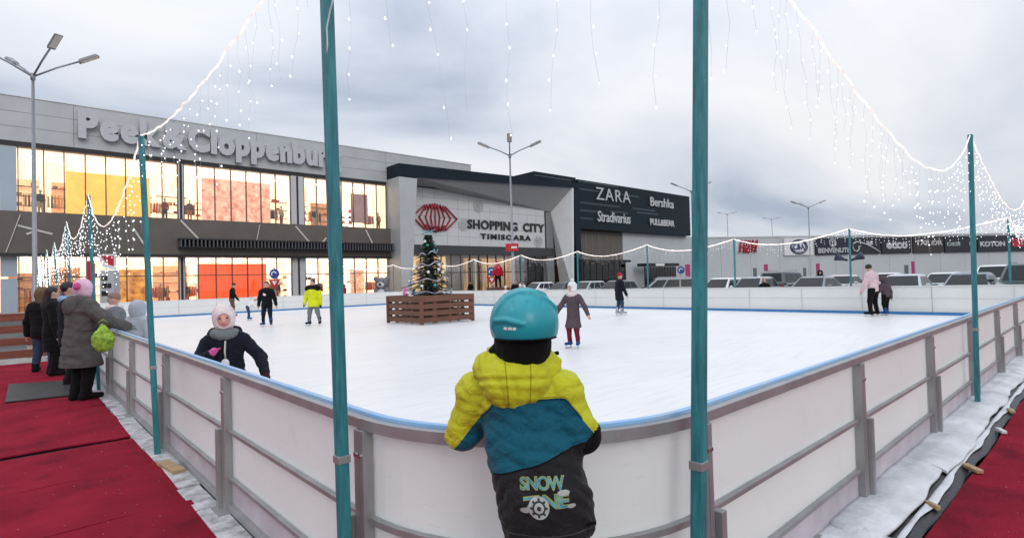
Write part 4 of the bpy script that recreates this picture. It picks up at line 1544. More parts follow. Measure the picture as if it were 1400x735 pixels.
hx = [(-3.05, 1.62, 1.35), (-2.15, 1.05, 1.42), (-1.3, 0.62, 1.5), (-0.62, 0.3, 1.55)]
for xo, dx, hh in hx:
    for s in (-1, 1):
        poly_bar('chevron', [(s * (xo + dx) * 1.0, hh), (s * xo, 0.0), (s * (xo + dx), -hh)], 0.13, lg, red)
poly_bar('chevron', [(0, 1.62), (0, -1.62)], 0.11, lg, red)
tops = [(xo + dx, hh) for xo, dx, hh in hx] + [(0, 1.62)]
for (a0, h0), (a1, h1) in zip(tops[:-1], tops[1:]):
    for s in (-1, 1):
        poly_bar('link', [(s * a0, h0), (s * (a0 + a1) / 2, h0 - 0.5), (s * a1, h1)], 0.09, lg, red)
        poly_bar('link', [(s * a0, -h0), (s * (a0 + a1) / 2, -h0 + 0.5), (s * a1, -h1)], 0.13, lg, red)
blk = mat('sign_black', (0.02, 0.02, 0.025), 0.4, 0, 0.05)


def wall_letters(s, x0, x1, z0, hgt, y, m, parent, off=0.03, ex=0.06, space=1.0, shear=0.0, name='lettering'):
    me = text_mesh(s, width=x1 - x0, height=hgt, extrude=ex, offset=off, space=space, shear=shear, m=m)
    return link(name, me, parent, (x0, y, z0))


sg = thing('wall_lettering', 'black SHOPPING CITY TIMISOARA letters on the white sign wall', 'lettering', (0, SY - 0.1, 0))
for s, xa, xb, z, hgt in (('SHOPPING', 40.4, 48.55, 7.93, 1.12), ('CITY', 49.55, 53.5, 7.93, 1.12), ('TIMISOARA', 42.4, 50.9, 6.75, 0.68)):
    wall_letters(s, xa, xb, z, hgt, 0, blk, sg, 0.03, 0.06, 1.25 if s == 'TIMISOARA' else 1.08)
# faint round ornaments on the wall
orn = mat('pale_ornament', (0.54, 0.56, 0.56), 0.5, 0, 0.1)
for k, (px, py) in enumerate(((654, 282), (634, 307), (736, 330))):
    c = at_y(px, py, SY - 0.05)
    b = MB()
    for q in range(3):
        rr_ = 0.75 - q * 0.22
        b.tube([(rr_ * math.cos(R(a)), 0, rr_ * math.sin(R(a))) for a in range(0, 361, 20)], 0.035, 5, caps=False)
    for a in range(0, 180, 30):
        b.tube([(-0.7 * math.cos(R(a)), 0, -0.7 * math.sin(R(a))), (0.7 * math.cos(R(a)), 0, 0.7 * math.sin(R(a)))], 0.025, 5)
    o = b.build('wall_ornament', orn, None)
    o.location = c
    tag(o, 'pale round snowflake ornament on the sign wall ' + ('above the letters', 'between red logo and letters', 'at the lower right corner')[k], 'ornament')

# ------------------------------------------------------------------ dark block with four shop names
ZY = 49.9
b2 = thing('dark_shop_block', 'dark striped block with four white shop names beyond the portal', 'building', (0, 0, 0))
zx0, zx1 = 49.9, 87.4
strm = mat('stripe_slat', (0.012, 0.022, 0.032), 0.5, 0.0, 0.1, spec=0.2)
strl = mat('stripe_slat_pale', (0.07, 0.09, 0.105), 0.5, 0.0, 0.1, spec=0.2)
MB().bx(58.0, zx1, ZY, ZY + 25, 8.45, 15.3).build('upper_block', navy, b2)
MB().bx(zx0, 57.98, ZY + 0.3, ZY + 25, 14.0, 15.55).build('upper_block', navy, b2)
MB().bx(56.85, 57.98, ZY - 0.3, ZY + 4, -0.12, 14.7).build('pier', navy, b2)
r2 = random.Random(11)
z = 8.5
while z < 15.1:
    xa = 58.05
    while xa < zx1 - 1:
        L = r2.uniform(3, 10)
        xb = min(xa + L, zx1)
        MB().bx(xa, xb - 0.03, ZY - 0.06, ZY - 0.004, z, z + 0.20).build('slat', strl if (r2.random() < 0.22 and 9.8 < z and xa < 76) else strm, b2)
        xa = xb
    z += 0.27
for q in range(5):
    MB().bx(zx0, 56.8, ZY + 0.2, ZY + 0.29, 14.15 + q * 0.27, 14.33 + q * 0.27).build('slat', strl if q % 2 else strm, b2)
MB().bx(58.0, 69.2, ZY + 1.2, ZY + 1.6, 4.2, 8.44).build('brown_wall', brown, b2)
for k in range(7):
    x = 59.2 + k * 1.5 + r2.uniform(-.2, .2)
    MB().bx(x, x + 0.09, ZY + 1.15, ZY + 1.19, 4.3, 8.4).build('light_strip', mat('dim_strip', (0.24, 0.21, 0.18), 0.5, 0, 0), b2)
MB().bx(69.22, 97, ZY + 1.0, ZY + 20, -0.12, 8.44).build('pale_wall', mat('pale_wall', (0.50, 0.525, 0.54), 0.6, 0, 0.05, 0.4), b2)
MB().bx(58.0, 69.2, ZY + 5, ZY + 5.2, -0.1, 4.2).build('interior_wall', emis('entrance_glow_spots', (0.95, 0.50, 0.16), 0.75, vscale=0.8, col2=(0.02, 0.02, 0.025)), b2)  # orange patches of glow painted in for warm lights inside
MB().bx(57.99, 69.2, ZY - 0.4, ZY + 1.6, 3.85, 4.18).build('entrance_canopy', darkm, b2)
for k in range(9):
    x = 58.1 + k * 1.38
    MB().bx(x, x + 0.10, ZY + 0.6, ZY + 0.75, -0.1, 3.84).build('mullion', darkm, b2)
    if k < 8:
        MB().bx(x + 0.11, x + 1.37, ZY + 0.66, ZY + 0.68, -0.08, 3.8).build('pane', glassm, b2)
sh = thing('bus_shelter', 'dark framed glass trolley shelter against the pale wall', 'shelter', (76, ZY - 1.2, -0.12))
for k in range(12):
    MB().bx(-4.5 + k * 0.8, -4.42 + k * 0.8, 0, 0.1, 0, 3.3).build('post', darkm, sh)
MB().bx(-4.7, 4.6, -0.5, 1.2, 3.3, 3.75).build('roof', darkm, sh)
MB().bx(-2.2, 0.2, -0.52, -0.5, 3.33, 3.7).build('roof_sign', mat('white_sign', (0.8, 0.8, 0.8), 0.5, 0, 0), sh)
for k in range(11):
    MB().bx(-4.40 + k * 0.8, -3.64 + k * 0.8, 0.04, 0.06, 0.2, 3.2).build('pane', glassm, sh)
wlet = mat('white_letter', (0.50, 0.52, 0.53), 0.45, 0, 0.05)
for s, a, c, off, shr, lb, seq in ((('ZARA'), (815, 271.5), (862, 277), 0.0, 0, 'white thin ZARA letters high on the dark block', 1.15), ('Stradivarius', (817, 302), (862, 305), 0.012, 0.12, 'white script Stradivarius letters on the dark block', 0.92),
                                   ('Bershka', (889, 281), (921, 284), 0.02, 0.05, 'white Bershka letters on the dark block', 1.0), ('PULL&BEAR', (889, 307), (922, 309), 0.035, 0, 'white bold PULL&BEAR letters on the dark block', 0.95)):
    A, C = at_y(*a, ZY - 0.2), at_y(*c, ZY - 0.2)
    hg = {'ZARA': 1.75, 'Stradivarius': 1.55, 'Bershka': 1.45, 'PULL&BEAR': 1.05}[s]
    me = text_mesh(s, width=C.x - A.x, height=hg, extrude=0.06, offset=off, space=seq, shear=shr, m=wlet)
    o = link('shop_lettering', me, None, (A.x, ZY - 0.2, (A.z + C.z) / 2 - 0.1))
    tag(o, lb, 'lettering')

# ------------------------------------------------------------------ long pale hall with the row of sign boards
WA, WB = at_d(943, 324, 98), at_d(1390, 321, 113)
WA.z = WB.z = 0
wd = (WB - WA).normalized()
wrz = math.atan2(wd.y, wd.x)
wn_ = Vector((wd.y, -wd.x, 0))
hall = thing('retail_hall', 'long low pale grey hall with a row of shop sign boards', 'building', (WA.x, WA.y, 0), wrz)
hallm = mat('hall_cladding', (0.52, 0.545, 0.56), 0.55, 0.05, 0.04, 0.3)
for k in range(16):
    MB().bx(-6 + k * 6 + 0.02, k * 6 - 0.02, 0.0, 0.3, -0.12, 8.2).build('wall_panel', hallm, hall)
MB().bx(-6, 90, 0.3, 40, -0.12, 8.15).build('core', hallm, hall)
MB().bx(-6.2, 90.2, -0.15, 0.5, 8.2, 8.42).build('coping', clad2, hall)


def on_wall(x, y, off=0.0):
    r = pray(x, y)
    p0 = np.array([WA.x + wn_.x * off, WA.y + wn_.y * off, CAMH])
    nn = np.array([wn_.x, wn_.y, 0])
    t = ((p0 - np.array([0, 0, CAMH])) @ nn) / (r @ nn)
    P_ = np.array([0, 0, CAMH]) + r * t
    d = P_ - np.array([WA.x, WA.y, 0])
    return float(d[0] * wd.x + d[1] * wd.y), float(P_[2])


BO = 0.35


def board(label, px0, px1, col, text=None, tcol=None, py0=None, py1=None, off=0.02, hfrac=0.42, xf=(0.12, 0.88), zf=0.3, shear=0.0):
    xm_ = (px0 + px1) / 2
    ytop = 326.0 - (xm_ - 1092) * 0.0145 if py0 is None else py0
    ybot = 348.6 - (xm_ - 1072) * 0.0185 if py1 is None else py1
    xa, zt = on_wall(px0, ytop, BO)
    xb, zb = on_wall(px1, ybot, BO)
    t = thing('sign_board', label, 'sign', (WA.x + wn_.x * BO, WA.y + wn_.y * BO, 0), wrz)
    MB().bx(xa, xb, 0.0, 0.33, zb, zt).build('board', col, t)
    W, Hh = xb - xa, zt - zb
    if text:
        me = text_mesh(text, width=W * (xf[1] - xf[0]), height=Hh * hfrac, extrude=0.04, offset=off, shear=shear, m=tcol)
        link('lettering', me, t, (xa + W * xf[0], -0.05, zb + Hh * zf))
    return t, xa, xb, zb, zt


wpan = mat('sign_white', (0.74, 0.74, 0.74), 0.45, 0, 0.03)
dnavy = mat('sign_navy', (0.012, 0.016, 0.035), 0.45, 0, 0.1)
dblk = mat('sign_dark', (0.015, 0.018, 0.024), 0.45, 0, 0.1)
dbrn = mat('sign_brown', (0.035, 0.028, 0.030), 0.45, 0, 0.1)
navl = mat('letter_navy', (0.03, 0.05, 0.13), 0.45, 0, 0)
t, xa, xb, zb, zt = board('white sign board with a dark oval ring and C&A letters', 1072, 1112, wpan, 'C&A', navl, hfrac=0.36, xf=(0.30, 0.70), zf=0.32, off=0.03)
cx_, cz_ = (xa + xb) / 2, (zb + zt) / 2
for rx, rz_, w_ in ((1.75, 1.28, 0.13), (1.45, 1.02, 0.07)):
    MB().tube([(cx_ + rx * math.cos(R(a)), -0.05, cz_ + rz_ * math.sin(R(a))) for a in range(0, 361, 12)], w_, 6, caps=False).build('oval_ring', navl, t)
t, xa, xb, zb, zt = board('navy sign board with BENVENUTI letters under a round crest', 1115, 1161, dnavy, 'BENVENUTI', wlet, hfrac=0.30, xf=(0.06, 0.97), zf=0.10, off=0.03)
cx_, cz_ = (xa + xb) / 2, zb + (zt - zb) * 0.70
for rr_ in (0.72, 0.45):
    MB().tube([(cx_ + rr_ * math.cos(R(a)), -0.05, cz_ + rr_ * math.sin(R(a))) for a in range(0, 361, 15)], 0.09, 5, caps=False).build('crest_ring', wlet, t)
MB().tube([(cx_, -0.05, cz_ + 0.4), (cx_, -0.05, cz_ - 0.4)], 0.1, 5).build('crest_bar', wlet, t)
t, xa, xb, zb, zt = board('dark sign board with a white curling script stroke', 1162.4, 1204, dblk)
W, Hh = xb - xa, zt - zb
pts = [(0.30, 0.36), (0.33, 0.48), (0.26, 0.46), (0.27, 0.30), (0.20, 0.16), (0.10, 0.22), (0.06, 0.42), (0.09, 0.64), (0.18, 0.74), (0.32, 0.70), (0.52, 0.58), (0.75, 0.36), (0.98, 0.08)]
MB().tube([(xa + W * u, -0.06, zb + Hh * v) for u, v in pts], 0.14, 6).build('script_stroke', wlet, t, True)
link('lettering', text_mesh('as', width=W * 0.22, height=Hh * 0.24, extrude=0.04, offset=0.03, m=wlet), t, (xa + W * 0.52, -0.05, zb + Hh * 0.5 + 0.15))
board('dark sign board with white rounded ecco letters', 1205.2, 1246.4, dblk, 'ecco', wlet, hfrac=0.40, xf=(0.14, 0.86), zf=0.28, off=0.045)
board('brown black sign board with pale TAILOR letters', 1248.5, 1290, dbrn, 'TAILOR', mat('letter_beige', (0.5, 0.47, 0.45), 0.5, 0, 0), hfrac=0.32, xf=(0.06, 0.97), zf=0.45, off=0.03)
t, xa, xb, zb, zt = board('dark sign board with small pale letters partly behind the teal pole', 1291.4, 1336, dblk)
W, Hh = xb - xa, zt - zb
pg = mat('letter_greygreen', (0.42, 0.47, 0.47), 0.5, 0, 0)
link('lettering', text_mesh('DESI', width=W * 0.40, height=Hh * 0.22, extrude=0.04, offset=0.02, m=pg), t, (xa + W * 0.06, -0.05, zb + Hh * 0.40))
link('lettering', text_mesh('RD', width=W * 0.2, height=Hh * 0.22, extrude=0.04, offset=0.02, m=pg), t, (xa + W * 0.76, -0.05, zb + Hh * 0.40))
board('dark sign board with white KOTON letters', 1336.6, 1378, dblk, 'KOTON', wlet, hfrac=0.32, xf=(0.06, 0.9), zf=0.32, off=0.045)
t, xa, xb, zb, zt = board('dark sign board with a red centre field at the row end', 1379, 1422, dblk)
W, Hh = xb - xa, zt - zb
MB().bx(xa + W * 0.1, xb - W * 0.06, -0.05, -0.004, zb + Hh * 0.28, zt - Hh * 0.18).build('red_field', mat('sign_red', (0.40, 0.01, 0.03), 0.45, 0, 0.05), t)
# H&M letters straight on the wall
xa, zt = on_wall(1010, 328, BO)
xb, zb = on_wall(1037, 345, BO)
t = thing('wall_lettering', 'slanted red H&M letters on the pale hall wall', 'lettering', (WA.x + wn_.x * BO, WA.y + wn_.y * BO, 0), wrz)
link('lettering', text_mesh('H&M', width=xb - xa, height=zt - zb, extrude=0.1, offset=0.035, shear=0.35, m=mat('hm_red', (0.36, 0.012, 0.03), 0.45, 0, 0.05)), t, (xa, 0, zb))


# ------------------------------------------------------------------ street lamps
lampst = mat('lamp_steel', (0.30, 0.31, 0.33), 0.45, 0.6, 0.1, 2)
lhead = mat('lamp_head', (0.26, 0.26, 0.27), 0.5, 0.3, 0.1)
llens = mat('lamp_lens', (0.62, 0.56, 0.50), 0.3, 0, 0.05)


def street_lamp(label, pos, hgt, arms, al=2.2, rise=1.3):
    t = thing('street_lamp', label, 'street lamp', (pos[0], pos[1], -0.12))
    MB().tube([(0, 0, 0), (0, 0, 0.9), (0, 0, 0.95), (0, 0, hgt)], [0.15, 0.15, 0.11, 0.06], 12).build('column', lampst, t, True)
    MB().tube([(0, 0, hgt - 0.15), (0, 0, hgt + 0.15)], 0.10, 10).build('collar', lampst, t, True)
    for a in arms:
        d = Vector((math.cos(R(a)), math.sin(R(a)), 0))
        e0, e1 = Vector((0, 0, hgt)), d * al + Vector((0, 0, hgt + rise))
        m_ = MB().tube([e0, e0.lerp(e1, 0.5) + Vector((0, 0, 0.05)), e1], 0.045, 8).build('arm', lampst, t, True)
        dd = (e1 - e0).normalized()
        s = Vector((-d.y, d.x, 0))
        up = dd.cross(s) * -1
        rot = Matrix((dd, s, up if up.z > 0 else -up)).transposed()
        hd = MB().box(e1 + dd * 0.42, (0.95, 0.34, 0.15), rot=rot, taper=0.8).build('lamp_head', lhead, t, False, 0.03)
        MB().box(e1 + dd * 0.45 - (up if up.z > 0 else -up) * 0.085, (0.75, 0.26, 0.02), rot=rot).build('lens', llens, hd)
    return t


p = at_d(45, 105, 26)
street_lamp('tall four armed street lamp beside the glowing store windows', (p.x, p.y), p.z + 0.12, (CAM_AZ - 62, CAM_AZ - 118, CAM_AZ + 62, CAM_AZ + 118), 1.75, 1.0)
p = at_d(697, 213, 41)
lp = street_lamp('three headed street lamp with a small red sign before the mall entrance', (p.x, p.y), p.z + 0.12, (CAM_AZ - 90, CAM_AZ + 90, CAM_AZ + 180), 1.55, 0.7)
p = at_d(1105, 284, 80)
street_lamp('far street lamp in front of the white oval ring sign board', (p.x, p.y), p.z + 0.12, (CAM_AZ - 90, CAM_AZ + 90, CAM_AZ), 1.7, 0.7)
p = at_d(945, 262, 68)
street_lamp('street lamp mostly hidden by the right foreground pole', (p.x, p.y), p.z + 0.12, (CAM_AZ - 90, CAM_AZ + 90), 1.7, 0.8)
for px, py, d, lb in ((994, 293, 120, 'thin distant lamp post above the slanted red letters'), (1055, 300, 135, 'thin distant lamp post left of the oval ring board')):
    p = at_d(px, py, d)
    street_lamp(lb, (p.x, p.y), p.z + 0.12, (CAM_AZ - 90, CAM_AZ + 90), 1.3, 0.3)
# red sign on the middle lamp
p = at_d(700, 338, 40.7)
t = thing('small_sign', 'small red sign box with pale band on the middle street lamp', 'sign', (p.x, p.y, p.z), R(CAM_AZ - 90))
MB().box((0, 0, 0), (0.95, 0.12, 0.56)).build('panel', mat('sign_red2', (0.5, 0.01, 0.02), 0.45, 0, 0), t, False, 0.01)
MB().box((0.16, -0.065, 0), (0.42, 0.01, 0.14)).build('pale_band', wpan, t)

# ------------------------------------------------------------------ road signs, totems
sblue = mat('road_blue', (0.02, 0.06, 0.30), 0.4, 0, 0)
sred = mat('road_red', (0.50, 0.015, 0.02), 0.4, 0, 0)


def disc(r, y, n=24):
    b = MB()
    pts = [(r * math.cos(2 * math.pi * i / n), y, r * math.sin(2 * math.pi * i / n)) for i in range(n)]
    return b.slab(pts, 0.02)


def road_sign(label, px, py, d, tri=True, s=0.34):
    p = at_d(px, py, d)
    t = thing('road_sign', label, 'road sign', (p.x, p.y, -0.12), R(CAM_AZ - 90))
    zc_ = p.z + 0.12
    MB().tube([(0, 0.05, 0), (0, 0.05, zc_ + 0.4)], 0.035, 8).build('post', lampst, t)
    o = disc(s, 0).build('disc', sblue, t)
    o.location = (0, 0, zc_)
    a = MB().tube([(-0.5 * s, -0.03, zc_ - 0.35 * s), (-0.45 * s, -0.03, zc_ + 0.25 * s), (0.0, -0.03, zc_ + 0.40 * s), (0.45 * s, -0.03, zc_ + 0.1 * s)], 0.05, 6)
    a.build('arrow', wpan, o).matrix_parent_inverse = Matrix.Translation((0, 0, -zc_))
    if tri:
        z1 = zc_ - s - 0.06
        k = s * 1.25
        o = MB().slab([(-k, 0, z1), (0, 0, z1 - k * 1.6), (k, 0, z1)], 0.02).build('give_way_triangle', sred, t)
        MB().slab([(-k * .42, -0.012, z1 - k * .25), (0, -0.012, z1 - k * 0.95), (k * .42, -0.012, z1 - k * .25)], 0.006).build('white_field', wpan, o)
    return t


road_sign('blue arrow disc over a red give way triangle before the orange curtain', 375, 374, 38)
road_sign('blue arrow disc over a red triangle near the mall entrance', 672, 371, 42)
road_sign('blue round road sign in front of the pale wall', 931, 369, 50, False)
mag = mat('magenta_banner', (0.42, 0.03, 0.16), 0.5, 0, 0.05)
gry = mat('grey_totem', (0.12, 0.13, 0.15), 0.5, 0, 0.05)
for px, py, d, m, w, lb in ((940, 361, 60, mag, 0.5, 'magenta totem beside the right foreground pole'), (1047, 361, 66, mag, 0.42, 'magenta totem with black foot below the slanted red letters'), (1032, 366, 70, gry, 0.4, 'grey totem next to the magenta one'),
                            (1100, 366, 75, gry, 0.35, 'small grey totem behind the dark off-roader'), (1118, 360, 70, mag, 0.4, 'magenta totem near the far street lamp'), (1248, 357, 72, mag, 0.35, 'slim magenta totem above the silver cars'),
                            (1239, 362, 72, gry, 0.45, 'grey totem beside the slim magenta one'), (1389, 359, 75, gry, 0.4, 'grey totem below the red field sign board')):
    p = at_d(px, py, d)
    t = thing('parking_totem', lb, 'totem', (p.x, p.y, -0.12), R(CAM_AZ - 90))
    MB().bx(-w / 2, w / 2, -0.08, 0.08, 0.9, p.z + 0.12).build('panel', m, t, False, 0.02)
    MB().bx(-w / 2 * 0.8, w / 2 * 0.8, -0.07, 0.07, 0, 0.9).build('foot', darkm, t)
# scoreboard column past the rink end
p = at_y(146, 400, 40.0)
t = thing('info_column', 'pale info column with three black screens and a red emblem', 'info column', (p.x, p.y, -0.12), R(CAM_AZ - 90))
gm = mat('column_pale', (0.45, 0.46, 0.48), 0.5, 0, 0.05)
MB().bx(-0.42, 0.42, 0, 0.5, 0, 2.95).build('case', gm, t, False, 0.03)
for k, (xo, w_) in enumerate(((-0.12, 0.36), (0.0, 0.55), (-0.12, 0.36))):
    MB().bx(xo - w_ / 2, xo + w_ / 2, -0.02, 0.0, 1.45 + (2 - k) * 0.45 - .0, 1.73 + (2 - k) * 0.45).build('screen', mat('screen_black', (0.008, 0.008, 0.01), 0.2, 0, 0), t)
MB().slab([(-0.62, 0.1, 3.9), (-0.35, 0.1, 3.25), (0.0, 0.1, 3.0), (0.42, 0.1, 2.97), (0.45, 0.1, 3.9)], 0.1).build('emblem_board', wpan, t)
MB().slab([(-0.4, 0.08, 3.82), (0.0, 0.08, 3.3), (0.36, 0.08, 3.2), (0.38, 0.08, 3.8)], 0.04).build('red_leaf', sred, t)
p = at_y(124, 400, 42.0)
t = thing('fabric_banner', 'narrow red upright banner next to the info column', 'banner', (p.x, p.y, -0.12), R(CAM_AZ - 90))
MB().bx(-0.20, 0.20, 0, 0.04, 0.4, 3.6).build('cloth', sred, t)
MB().tube([(-0.24, 0.02, 0), (-0.24, 0.02, 3.7)], 0.025, 6).build('mast', lampst, t)

# grey animal figure by the shop front
p = at_y(522, 385, 47.0)
t = thing('animal_figure', 'grey rounded animal figure with white muzzle outside the shop', 'statue', (p.x, p.y, -0.12), R(CAM_AZ + 90))
gf = mat('figure_grey', (0.16, 0.165, 0.18), 0.6, 0, 0.15, 3)
wf = mat('figure_white', (0.62, 0.62, 0.63), 0.6, 0, 0.05)
implicit_obj('body', {'g': [('e', (0, 0, 0.75), (0.62, 0.55, 0.75)), ('e', (0, 0.1, 1.75), (0.62, 0.55, 0.58)), ('e', (-0.55, 0.0, 2.2), (0.24, 0.14, 0.24)), ('e', (0.55, 0.0, 2.2), (0.24, 0.14, 0.24)),
                            ('c', (-0.5, 0.2, 1.2), (-0.6, 0.45, 0.6), 0.2, 0.17), ('c', (0.5, 0.2, 1.2), (0.6, 0.45, 0.6), 0.2, 0.17)],
                      'w': [('e', (0, 0.52, 1.62), (0.34, 0.26, 0.28)), ('e', (0, 0.42, 0.75), (0.38, 0.22, 0.48))]}, {'g': gf, 'w': wf}, t, 0.05, ksoft=0.12, khard=0.02)
MB().sphere((0, 0.78, 1.70), 0.12, 10, 8, sc=(1.2, 0.8, 1)).build('nose', mat('figure_black', (0.01, 0.01, 0.01), 0.3, 0, 0), t, True)
for s in (-1, 1):
    MB().sphere((s * 0.26, 0.58, 1.95), 0.06, 8, 6).build('eye', MATS['figure_black'], t, True)

# ------------------------------------------------------------------ plank fence at the end of the carpet
redwood = mat('red_brown_wood', (0.20, 0.055, 0.03), 0.6, 0, 0.3, 2.0, 0.3, 20, stretch=(0.8, 8, 8))
t = thing('plank_fence', 'low red brown plank fence behind the black coated watchers', 'fence', (0, 16.75, 0))
for k, z in enumerate((0.10, 0.38, 0.66, 0.93)):
    for x0_, x1_ in ((-9.0, -4.2), (-4.18, 0.62)):
        MB().bx(x0_, x1_, -0.02, 0.02, z, z + 0.165).build('plank', redwood, t, False, 0.004)
for x in (-8.6, -6.4, -4.2, -2.0, 0.3):
    MB().bx(x - 0.05, x + 0.05, 0.022, 0.11, 0.0, 1.07).build('post', mat('pale_post', (0.5, 0.47, 0.44), 0.7, 0, 0.1), t)
MB().bx(-9.0, 0.7, -0.06, 0.14, -0.11, 0.07).build('base_board', mat('white_base', (0.58, 0.56, 0.54), 0.7, 0, 0.12), t)

# ------------------------------------------------------------------ planter and christmas tree
crate = mat('brown_stained_wood', (0.135, 0.054, 0.030), 0.6, 0, 0.28, 2.0, 0.3, 20, stretch=(1, 1, 6))
px0, px1, py0_, py1_ = 11.0, 13.4, 17.1, 19.5
PH = 1.06
pl = thing('slatted_planter', 'square brown slatted wooden box around the christmas tree', 'planter', ((px0 + px1) / 2, (py0_ + py1_) / 2, 0))
hw = 1.2
for s in range(4):
    m3 = Matrix.Rotation(s * math.pi / 2, 3, 'Z')
    for z0, z1 in ((0.075, 0.25), (0.33, 0.50), (0.58, 0.75), (0.83, PH)):
        MB().box(m3 @ Vector((0, -hw, (z0 + z1) / 2)), (2 * hw - 0.04, 0.03, z1 - z0), rot=m3).build('slat', crate, pl, False, 0.004)
    for xo in (-hw + 0.07, -0.62, -0.52, 0.1, 0.52, hw - 0.12):
        MB().box(m3 @ Vector((xo, -hw + 0.045, PH / 2 + 0.02)), (0.09, 0.055, PH - 0.05), rot=m3).build('batten', crate, pl)
    MB().box(m3 @ Vector((-hw + 0.03, -hw + 0.0, PH / 2)), (0.10, 0.10, PH), rot=m3).build('corner_post', crate, pl, False, 0.006)
fir = mat('fir_needles', (0.020, 0.040, 0.029), 0.6, 0, 0.5, 3.0)
firl = mat('fir_needles_pale', (0.13, 0.19, 0.18), 0.6, 0, 0.4, 3.0)
bark = mat('bark', (0.07, 0.045, 0.03), 0.9, 0, 0.3, 8, 0.5, 30)
tr = thing('christmas_tree', 'decorated dark green fir with white tinsel and baubles in the slatted box', 'christmas tree', (12.2, 18.3, 0))
TH = 3.55
MB().tube([(0, 0, 0.0), (0.02, 0, 1.5), (0, 0.01, TH - 0.1)], [0.09, 0.06, 0.012], 10).build('trunk', bark, tr, True)
r2 = random.Random(21)
nb, nb2 = MB(), MB()
limb = MB()
for i in range(230):
    u = (i + r2.random()) / 230
    z = 0.78 + (TH - 0.95) * u
    rad = (0.12 + 1.14 * (1 - u) ** 0.9) * r2.uniform(0.66, 1.12)
    # tiers
    rad *= 0.82 + 0.22 * abs(math.sin(u * 17))
    a = i * 2.39996 + r2.uniform(-.2, .2)
    d = Vector((math.cos(a), math.sin(a), 0))
    tip = d * rad + Vector((0, 0, z - rad * 0.16 + 0.05 * r2.random()))
    st = Vector((0, 0, z + 0.02))
    mid = st.lerp(tip, 0.5) + Vector((0, 0, 0.04))
    limb.tube([st, mid, tip], [0.012, 0.008, 0.003], 4, caps=False)
    npt = int(10 + rad * 34)
    for q in range(npt):
        v = (q + r2.random()) / npt
        c = (st.lerp(mid, v * 2) if v < .5 else mid.lerp(tip, v * 2 - 1))
        sidew = d.cross(Vector((0, 0, 1)))
        sp = 0.13 * (1 - v * 0.55)
        for s in (-1, 1):
            dirn = (d * 0.75 + sidew * s * r2.uniform(0.4, 1.1) + Vector((0, 0, r2.uniform(-.35, .3)))).normalized()
            e1 = c + dirn * sp * r2.uniform(0.6, 1.25)
            w = Vector((r2.uniform(-1, 1), r2.uniform(-1, 1), r2.uniform(-1, 1))).normalized() * 0.015
            tgt = nb2 if r2.random() < 0.09 else nb
            tgt.add([c - w, c + w, e1 + w * 0.5, e1 - w * 0.5], [(0, 1, 2, 3)])
stuff(nb.build('crown', fir, tr))
stuff(nb2.build('pale_needles', firl, tr))
limb.build('branches', bark, tr)
tins = mat('white_tinsel', (0.42, 0.38, 0.46), 0.45, 0.2, 0.2, 10)
for gi, (z0, z1, a0) in enumerate(((1.05, 1.35, 0.3), (1.55, 1.9, 1.5), (2.05, 2.45, 0.0), (2.6, 3.0, 2.0))):
    pts = []
    for k in range(40):
        u = k / 39
        z = z0 + (z1 - z0) * u
        rad = 0.10 + 0.95 * (1 - (z - 0.78) / (TH - 0.95)) ** 0.85
        a = a0 + u * 6.6
        pts.append((rad * math.cos(a) * 0.97, rad * math.sin(a) * 0.97, z - 0.05 + 0.06 * math.sin(u * 38)))
    MB().tube(pts, [0.020 * r2.uniform(0.6, 1.4) for _ in pts], 6).build('tinsel_garland', tins, tr, True)
bcol = [mat('bauble_white', (0.70, 0.70, 0.72), 0.25, 0.1, 0), mat('bauble_green', (0.03, 0.22, 0.14), 0.2, 0.4, 0), mat('bauble_teal', (0.05, 0.30, 0.36), 0.2, 0.4, 0), mat('bauble_pink', (0.55, 0.20, 0.34), 0.25, 0.3, 0)]
bmesh_ = [MB().sphere((0, 0, 0), 0.062, 10, 8).mesh('bauble', m, True) for m in bcol]
for k in range(34):
    u = r2.random() ** 1.2
    z = 0.95 + (TH - 1.25) * u
    rad = 0.10 + 0.95 * (1 - (z - 0.78) / (TH - 0.95)) ** 0.85
    a = r2.uniform(0, 6.28)
    link('bauble', bmesh_[0 if r2.random() < .5 else r2.randrange(4)], tr, (rad * math.cos(a), rad * math.sin(a), z - 0.08))
bow = MB()
for a in range(5):
    aa = a * 1.2566 + 0.3
    bow.beam((0, 0, TH - 0.02), (0.26 * math.cos(aa), 0.26 * math.sin(aa), TH - 0.02 + 0.10 * math.sin(a * 2.1)), 0.05, 0.03)
bow.build('top_ornament', bcol[2], tr)

